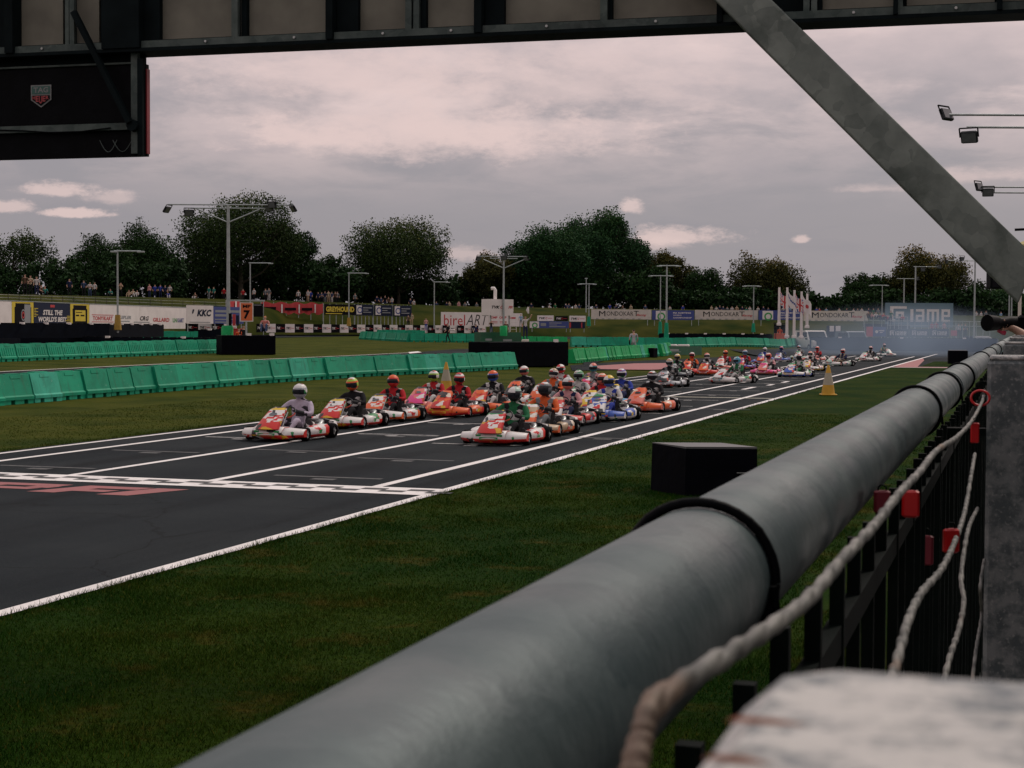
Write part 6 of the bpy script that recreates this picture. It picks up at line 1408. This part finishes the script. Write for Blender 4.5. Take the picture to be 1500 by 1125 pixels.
# sign box hanging from the gantry
t = thing('start_light_box', 'black box sign with small shield badge hanging under the gantry at top left', 'sign')
def sbox(a, b, y0, y1, o0, o1, name, m, par=None):
    p0 = PG(a, y1, o0); p1 = PG(b, y1, o0); z0 = p0.z; z1 = PG(a, y0, o0).z
    return gbox((p0-Vector((0, YG, CAMZ))).dot(gu), (p1-Vector((0, YG, CAMZ))).dot(gu), z0, z1, o0, o1, name, m, par or t)
x0 = gx_of(-260); x1 = (PG(206, 150)-Vector((0, YG, CAMZ))).dot(gu); zt2 = ZB-.03; zb2 = PG(205, 227).z
gbox(x0, x1, zb2, zt2-.06, .10, .145, 'housing', M_BLK); gbox(x0, x1-.03, zt2-.06, ZB-.002, .13, .16, 'upper_plate', M_DSTEEL); gbox(x0, x1-.02, zt2-.055, zt2-.04, .08, .12, 'top_rail', M_GALVD)
gbox(x1+.001, x1+.012, zb2+.02, zt2-.10, .09, .14, 'red_edge_strip', mat('red_strip', (.20, .01, .015), .5))
gbox(x1-.115, x1-.055, zb2+.02, zt2+.10, .05, .098, 'side_channel', M_GALVD); gbox(x1-.052, x1-.004, zb2, zt2-.02, .04, .098, 'side_panel', M_DSTEEL)
zc_ = PG(100, 186).z; gbox(x0, x1-.118, zc_-.028, zc_+.028, .055, .095, 'cross_rail', M_GALVD)
mb = MB(); mb.bar(GPt(gx_of(108), ZB+.35, .0), GPt(x1-.10, zc_+.02, .0), .05, .045); mb.build('stay', M_DSTEEL, t)
mb = MB(); p = GPt(x1-.085, zc_, .05); mb.tube([p, p-gn*.05], .05, 8); mb.build('knuckle', M_DSTEEL, t)
for k_, (xa_, xb_) in enumerate(((x1-.42, x1-.26), (x1-.30, x1-.12))):
    mb = MB(); mb.tube([GPt(xa_+(xb_-xa_)*i/8, zb2+.14-.10*math.sin(math.pi*i/8), .08) for i in range(9)], .004, 5); mb.build('cable', M_GALVD, t)
mb = MB(); mb.tube([GPt(x0+(x1-x0-.3)*i/10, zc_-.02+.02*math.sin(i*1.3), .045) for i in range(11)], .006, 5); mb.build('cable', M_BLK, t)
sc_ = PG(60, 140, .09); sx = (sc_-Vector((0, YG, CAMZ))).dot(gu); sz = sc_.z; u_ = 31/2332*depth(sc_)
def sp_(x, z, o=.092): return GPt(sx+x*u_, sz+z*u_, o)
SG = mat('shield_green', (.02, .085, .07), .5); SR = mat('shield_red', (.28, .03, .035), .5); SW = mat('shield_outline', (.16, .17, .17), .5)
bdg = MB(); bdg.add([sp_(*p) for p in ((-.54, .5), (.54, .5), (.54, -.2), (0, -.56), (-.54, -.2))], [(0, 1, 2, 3, 4)]); bdg = bdg.build('shield_badge', SW, t)
MB().add([sp_(*p, .088) for p in ((-.48, .44), (.48, .44), (.48, .07), (-.48, .07))], [(0, 1, 2, 3)]).build('green_field', SG, bdg); MB().add([sp_(*p, .088) for p in ((-.48, .01), (.48, .01), (.48, -.17), (0, -.49), (-.48, -.17))], [(0, 1, 2, 3, 4)]).build('lower_field', M_INK, bdg)
for txt, xx0, xx1, z0, z1, m in (('TAG', -.38, .40, .13, .39, SW),): vs, fs = text_mesh(txt, .03, 0); MB().add([sp_(xx0+(xx1-xx0)*x, z0+(z1-z0)*y, .085) for x, y in vs], fs).build('lettering', m, bdg)
for i, ch in enumerate('HEUER'):
    vs, fs = text_mesh(ch, .03, 0); xx = -.44+.178*i; hh_ = (.17, .27, .36, .27, .17)[i]; MB().add([sp_(xx+.155*x, -.02-hh_+hh_*y, .085) for x, y in vs], fs).build('lettering', SR, bdg)
# loudspeaker and canopy beyond the brace
p = P(1461, 410, 30); t = thing('loudspeaker', 'black loudspeaker box hanging just under the galvanised brace', 'loudspeaker', p, YAW); MB().bbox((.02, 0, 0), (.38, .3, .34), .02).build('cabinet', M_BLK, t); MB().box((.02, -.156, 0), (.32, .01, .28)).build('grille', M_INK, t)
MB().tube([(.15, .1, .1), (.62, .1, .1)], .025, 6).build('bracket', M_GALV, t); MB().tube([(.62, .1, -3.9), (.62, .1, .3)], .05, 8).build('pole', M_GREY, t)
t = thing('canopy', 'pale yellow pop-up canopy seen past the end of the brace', 'canopy', (0, 0, 0)); Yc = mat('yellow_canvas', (.34, .30, .12), .8)
a = P(1486, 358, 24); c0 = Vector((a.x, a.y, 0)); s3 = Matrix.Identity(3); zt_ = a.z; cor = [c0+s3 @ Vector(p) for p in ((0, 0, zt_), (2.6, 0, zt_), (2.6, 2.6, zt_), (0, 2.6, zt_))]; ap = c0+s3 @ Vector((1.3, 1.3, zt_+.55))
mb = MB()
for i in range(4):
    a_, b_ = cor[i], cor[(i+1) % 4]; mb.add([a_, b_, ap], [(0, 1, 2)]); mb.add([a_, b_, b_-Vector((0, 0, .16)), a_-Vector((0, 0, .16))], [(0, 1, 2, 3)])
mb.build('roof_canvas', Yc, t)
for p in cor: MB().box((p.x+.09, p.y+.05, (p.z+.5)/2), (.05, .05, p.z-.5)).build('leg', M_CREAM, t)
MB().tube([c0+s3 @ Vector((.0, 0, zt_+.22)), c0+s3 @ Vector((.6, 0, zt_+.24))], .02, 6).build('ridge_bar', M_BLK, t)

# ================================================================== RAILING IN THE FOREGROUND
t = thing('railing', 'galvanised tube railing with dark bars and twisted wire in the right foreground', 'railing')
M_BAR = mat('dark_fence_bar', (.004, .007, .006), .6, 0, var=.3, scale=20)
RX, RZ, RR = -.154, CAMZ-.1275, .0370
mb = MB(); mb.tube([(RX, -1, RZ), (RX, 1.3, RZ), (RX, 3.72, RZ)], RR, 48); mb.tube([(RX, 3.74, RZ), (RX, 30, RZ+.0)], RR, 32); mb.tube([(RX, 3.66, RZ), (RX, 3.80, RZ)], RR*.93, 32); mb.build('top_rail', M_RAIL, t)
mb = MB(); mb.tube([(RX+.001, 3.60, RZ), (RX+.001, 3.70, RZ)], RR*1.05, 32); mb.build('coupling', M_RAIL, t)
for i in range(11):
    y0 = .087+2.42*i; dz = -.054 + (.0105 if i == 1 else (.016 if i == 2 else .02 if i > 2 else .0105)); x0 = -.0335 if i == 0 else -.046
    mb = MB(); mb.bbox((x0+.07, y0+.062, (CAMZ+dz)/2+.0), (.14, .125, CAMZ+dz), .006); o = mb.build('fence_post', M_POST if i in (0,) else M_POST2, t)
    if i: MB().bbox((x0+.07, y0+.062, CAMZ+dz+.003), (.134, .119, .006), .002).build('post_cap', M_POST, t)
    mb = MB(); mb.box((x0-.035, y0+.06, RZ-.028), (.07, .03, .01)); mb.build('bracket', M_BAR, t)
def on_post(px, py):
    r_ = ray(px, py); k_ = (-.0434)/r_.z; return Vector((0, 0, CAMZ))+r_*k_
for ps in (((1062, 1056), (1082, 1049), (1130, 1052), (1185, 1062), (1150, 1061), (1100, 1059)), ((1028, 1112), (1045, 1104), (1090, 1108), (1130, 1119), (1080, 1118))):
    mb = MB(); mb.add([on_post(*q) for q in ps], [tuple(range(len(ps)))]); mb.build('rust_streak', M_RUST, t)
rb = random.Random(4)
for i in range(150):
    y = .09+.055*i if i < 9 else (.53+.115*(i-8)*(1 if i < 60 else 1.4))
    if y > 14: break
    x = -.106+rb.uniform(-.002, .002); MB().bar((x, y, .1), (x, y, RZ-.016+rb.uniform(-.002, .004)), .009, .008, upv=(0, 1, 0)).build('bar', M_BAR, t)
MB().box((-.106, 7, RZ-.062), (.01, 14.4, .018)).build('bar_rail', M_BAR, t); MB().box((-.106, 7, 1.0), (.02, 14.4, .03)).build('bar_rail', M_BAR, t)
def strand(pts, r_, name, seed):
    """twisted wire: pixel track with depths -> two strands wound round each other"""
    r_ *= .78; q = [P(x, y, d) for x, y, d in pts]; fine = []
    for i in range(len(q)-1):
        p0 = q[max(i-1, 0)]; p1 = q[i]; p2 = q[i+1]; p3 = q[min(i+2, len(q)-1)]
        for k in range(22):
            u = k/22; fine.append(.5*((2*p1)+(p2-p0)*u+(2*p0-5*p1+4*p2-p3)*u*u+(3*p1-p0-3*p2+p3)*u**3))
    fine.append(q[-1]); mb = MB(); L = 0; A_ = [[], []]
    for i, p in enumerate(fine):
        d = (fine[min(i+1, len(fine)-1)]-fine[max(i-1, 0)]).normalized(); x = d.cross(Vector((0, 0, 1))).normalized(); z = x.cross(d)
        if i: L += (p-fine[i-1]).length
        for k in range(2):
            a = L/(r_*13)*math.pi+k*math.pi; A_[k].append(p+(x*math.cos(a)+z*math.sin(a))*r_*.20*(1+.4*math.sin(L*90)))
    for k in range(2): mb.tube(A_[k], [r_*(.84+.07*math.sin(i*.9+seed)) for i in range(len(A_[k]))], 10)
    return mb.build(name, M_WIRE, t)
def b_wire(t_, b, nd, nz, ss, mx):
    tc_ = nd('ShaderNodeTexCoord'); v = tc_.outputs['Object']; c = mx(ss(nz(v, 40, 6), .35, .65), (.085, .085, .078), (.24, .23, .21)); c = mx(ss(nz(v, 9, 5), .58, .72, 0, .6), c, (.20, .11, .06))
    t_.links.new(c, b.inputs['Base Color']); b.inputs['Roughness'].default_value = .65; b.inputs['Metallic'].default_value = .25
M_WIRE = nodes_mat('weathered_wire', b_wire)
strand([(925, 1150, .262), (938, 1085, .268), (962, 1028, .278), (1040, 975, .33), (1120, 925, .40), (1185, 876, .48), (1235, 818, .58), (1282, 768, .70), (1318, 722, .84), (1348, 690, 1.0), (1372, 660, 1.2), (1402, 640, 1.5), (1424, 616, 1.9), (1438, 590, 2.3), (1441, 580, 2.4)], .0030, 'twisted_wire', 1)
strand([(1298, 1010, .72), (1312, 975, .80), (1330, 910, .92), (1350, 868, 1.05), (1378, 835, 1.25), (1398, 795, 1.5), (1413, 750, 1.8), (1422, 700, 2.1), (1428, 665, 2.3)], .0036, 'twisted_wire', 2)
strand([(1382, 1000, 1.35), (1392, 960, 1.42), (1405, 920, 1.55), (1412, 880, 1.7), (1408, 850, 1.75), (1412, 810, 1.85), (1420, 770, 2.0), (1432, 745, 2.3)], .0036, 'twisted_wire', 3)
strand([(1424, 1000, 2.1), (1430, 950, 2.2), (1438, 900, 2.35), (1436, 860, 2.3), (1442, 820, 2.4)], .0034, 'twisted_wire', 4)
# raised walkway the spectators stand on
mb = MB(); mb.box((3.2, 20, .14), (6.0, 50, .62)); tag(mb.build('spectator_walkway', M_POST), kind='structure')
t = thing('added_shade_building', 'dark building added out of view to shade the railing and near posts', 'building', (0, 0, 0))  # unseen building, added so its dark mass shades the railing and posts
M_SHADE = mat('shade_building_dark', (.03, .034, .036), .7, var=.25, scale=1)
MB().box((5.0, -2, 3.0), (6.0, 22, 6.0)).build('wall', M_SHADE, t); MB().box((3.3, -2, 3.95), (4.6, 22, .14)).build('shade_roof', M_SHADE, t); MB().box((5.0, -2, 6.1), (6.4, 22.4, .2)).build('roof', M_SHADE, t)
for i in range(5):
    w_ = MB().box((1.985, -10+4*i, 2.0), (.03, 1.8, 1.2)).build('window', MC['car_glass'], t); MB().box((1.97, -10+4*i, 1.36), (.08, 2.0, .06)).build('sill', M_GREY, w_)
    MB().box((1.2, -10.5+4.2*i, 2.2), (.1, .1, 3.36)).build('shade_roof_post', M_SHADE, t)
# ties round the rail
for i, (d, tail) in enumerate(((.80, 1), (2.49, 1), (3.34, 1), (4.3, 0), (6.7, 1), (8.6, 0), (10.7, 0), (15, 0))):
    y = (d+RX*math.sin(YAW))/math.cos(YAW)
    mb = MB(); rr_ = RR+.0022; n = 36; mb.tube([(RX+rr_*math.cos(a), y+.009*math.sin(a+.6)+.003*math.cos(2*a), RZ+rr_*math.sin(a)+(.0008 if .6 < a < 2.4 else 0)) for a in [2*math.pi*k/n for k in range(n)]]+[(RX+rr_, y+.007, RZ)], .0026, 8, caps=False)
    if tail: mb.tube([(RX+rr_, y, RZ), (RX+rr_+.004, y+.002, RZ-.03), (RX+rr_+.001, y+.004, RZ-.085)], .0022, 6)
    tag(mb.build('cable_tie', M_BLK), f'black cable tie around the grey rail, {("nearest one", "second nearest", "third nearest", "fourth nearest", "fifth nearest", "sixth nearest", "seventh nearest", "farthest one")[i]} to the viewer', 'cable tie', 'black cable ties on the rail')
# red tags
M_RP = mat('red_tag_plastic', (.50, .006, .008), .4, var=.1)
def red_tag(px, py, d, w, h, label, rz=0.0, dark=False):
    p = P(px, py, d); t_ = thing('red_padlock', label, 'padlock', p, YAW*.3+rz); s_ = d/F; w *= s_; h *= s_
    MB().bbox((0, 0, 0), (w, w*.45, h), w*.12).build('lock_body', mat('dark_maroon_plastic', (.16, .008, .02), .6) if 'dim' in label else M_RP, t_)  # tags labelled dim use a darker maroon
    MB().tube([(-w*.25, 0, h*.45), (-w*.25, 0, h*.62), (-w*.12, 0, h*.72), (w*.12, 0, h*.72), (w*.25, 0, h*.62), (w*.25, 0, h*.45)], w*.06, 6).build('shackle', M_BAR, t_)
red_tag(1334, 738, 1.25, 25, 40, 'bright red tag padlock hanging just below the main twisted wire')
red_tag(1393, 792, 1.55, 24, 36, 'red tag padlock hanging lower beside the second twisted wire', .35)
red_tag(1292, 735, 1.30, 24, 34, 'dim dark red tag between rail and main wire', .2)
red_tag(1357, 806, 1.9, 20, 44, 'dim red tag behind the dark bars, lowest of the group', -.2)
red_tag(1428, 634, 1.9, 12, 30, 'small red tag just under the upper end of the main wire', .1)
p = P(1436, 583, 2.33); mb = MB(); mb.tube([p+Vector((.013*math.cos(a), .002*math.sin(a), .011*math.sin(a))) for a in [2*math.pi*k/20 for k in range(21)]], .0018, 8, caps=False); tag(mb.build('red_ring', M_RP), 'small red plastic ring at the top end of the twisted wire by the second post', 'ring')
# photographer leaning over the rail, mostly out of frame
fx = P(1476, 473, 12.0)
J = {}; E = []
def aj(n, p, r_, par=None):
    J[n] = (p, r_)
    if par: E.append((par, n))
bx, by = .52, 12.35
aj('pelvis', (bx, by, 1.42), (.15, .12)); aj('waist', (bx-.02, by, 1.57), (.14, .12), 'pelvis'); aj('chest', (bx-.07, by, 1.82), (.18, .13), 'waist'); aj('neck', (bx-.14, by-.02, 2.0), .06, 'chest'); aj('head', (bx-.18, by-.03, 2.12), .085, 'neck'); aj('crown', (bx-.17, by-.03, 2.21), .085, 'head')
for s_, L in ((1, 'l'), (-1, 'r')):
    aj('hip'+L, (bx, by+s_*.09, 1.33), .09, 'pelvis'); aj('knee'+L, (bx+.02, by+s_*.11, .93), .062, 'hip'+L); aj('foot'+L, (bx+.05, by+s_*.12, .53), .045, 'knee'+L); aj('toe'+L, (bx-.10, by+s_*.12, .49), .04, 'foot'+L)
    aj('shou'+L, (bx-.09, by+s_*.19, 1.90), .065, 'chest')
aj('elbl', (bx-.26, by-.0, 1.90), .048, 'shoul'); aj('handl', (fx.x+.02, fx.y+.03, fx.z-.02), .032, 'elbl'); aj('elbr', (bx-.22, by-.28, 1.86), .052, 'shour'); aj('handr', (fx.x+.16, fx.y+.03, fx.z), .036, 'elbr')
for k, (dz, ln_) in enumerate(((.03, .07), (.012, .08), (-.008, .075), (-.026, .06))):
    aj('fing%d' % k, (fx.x-.02-.01*k, fx.y-.045, fx.z-.03+dz), .0105, 'handl'); aj('fingt%d' % k, (fx.x-.03, fx.y-.06, fx.z-.01+dz*1.2), .009, 'fing%d' % k)
HEADZ[0] = 2.14; HEADZ[1] = 99
me = skin_mesh('person', J, E, 'pelvis', m_civ)
for _ in range(5): me.materials.append(SK)
o = bpy.data.objects.new('person', me); C.objects.link(o); setm(o, cloth('blue'), cloth('black'), SK, HAIR, SHOE); tag(o, 'photographer in blue leaning over the rail at the right edge with a long black lens', 'person')
t = thing('telephoto_camera', 'black camera with long telephoto lens held over the rail at the right edge', 'camera', (0, 0, 0))
L0 = P(1446, 473, 11.9); L1 = P(1492, 474, 12.1); dd = (L1-L0)
MB().tube([L0, L0+dd*.28], [.062, .055], 16).build('lens_hood', M_BLK, t); MB().tube([L0+dd*.27, L0+dd*.5, L0+dd*.62, L0+dd*1.02], [.045, .045, .055, .055], 16).build('lens_barrel', M_BLK, t); MB().bbox(L1+Vector((.05, 0, 0)), (.12, .15, .13), .02).build('camera_body', M_BLK, t)
MB().bar(L0+dd*.38+Vector((0, 0, -.05)), L0+dd*.55+Vector((0, 0, -.075)), .03, .03).build('pink_grip', mat('pink_rubber', (.5, .03, .09), .6), t)
MB().tube([L1+Vector((.02, 0, -.05)), L1+Vector((.0, .02, -.25)), L1+Vector((.1, .0, -.3))], .008, 6).build('strap', M_BLK, t)
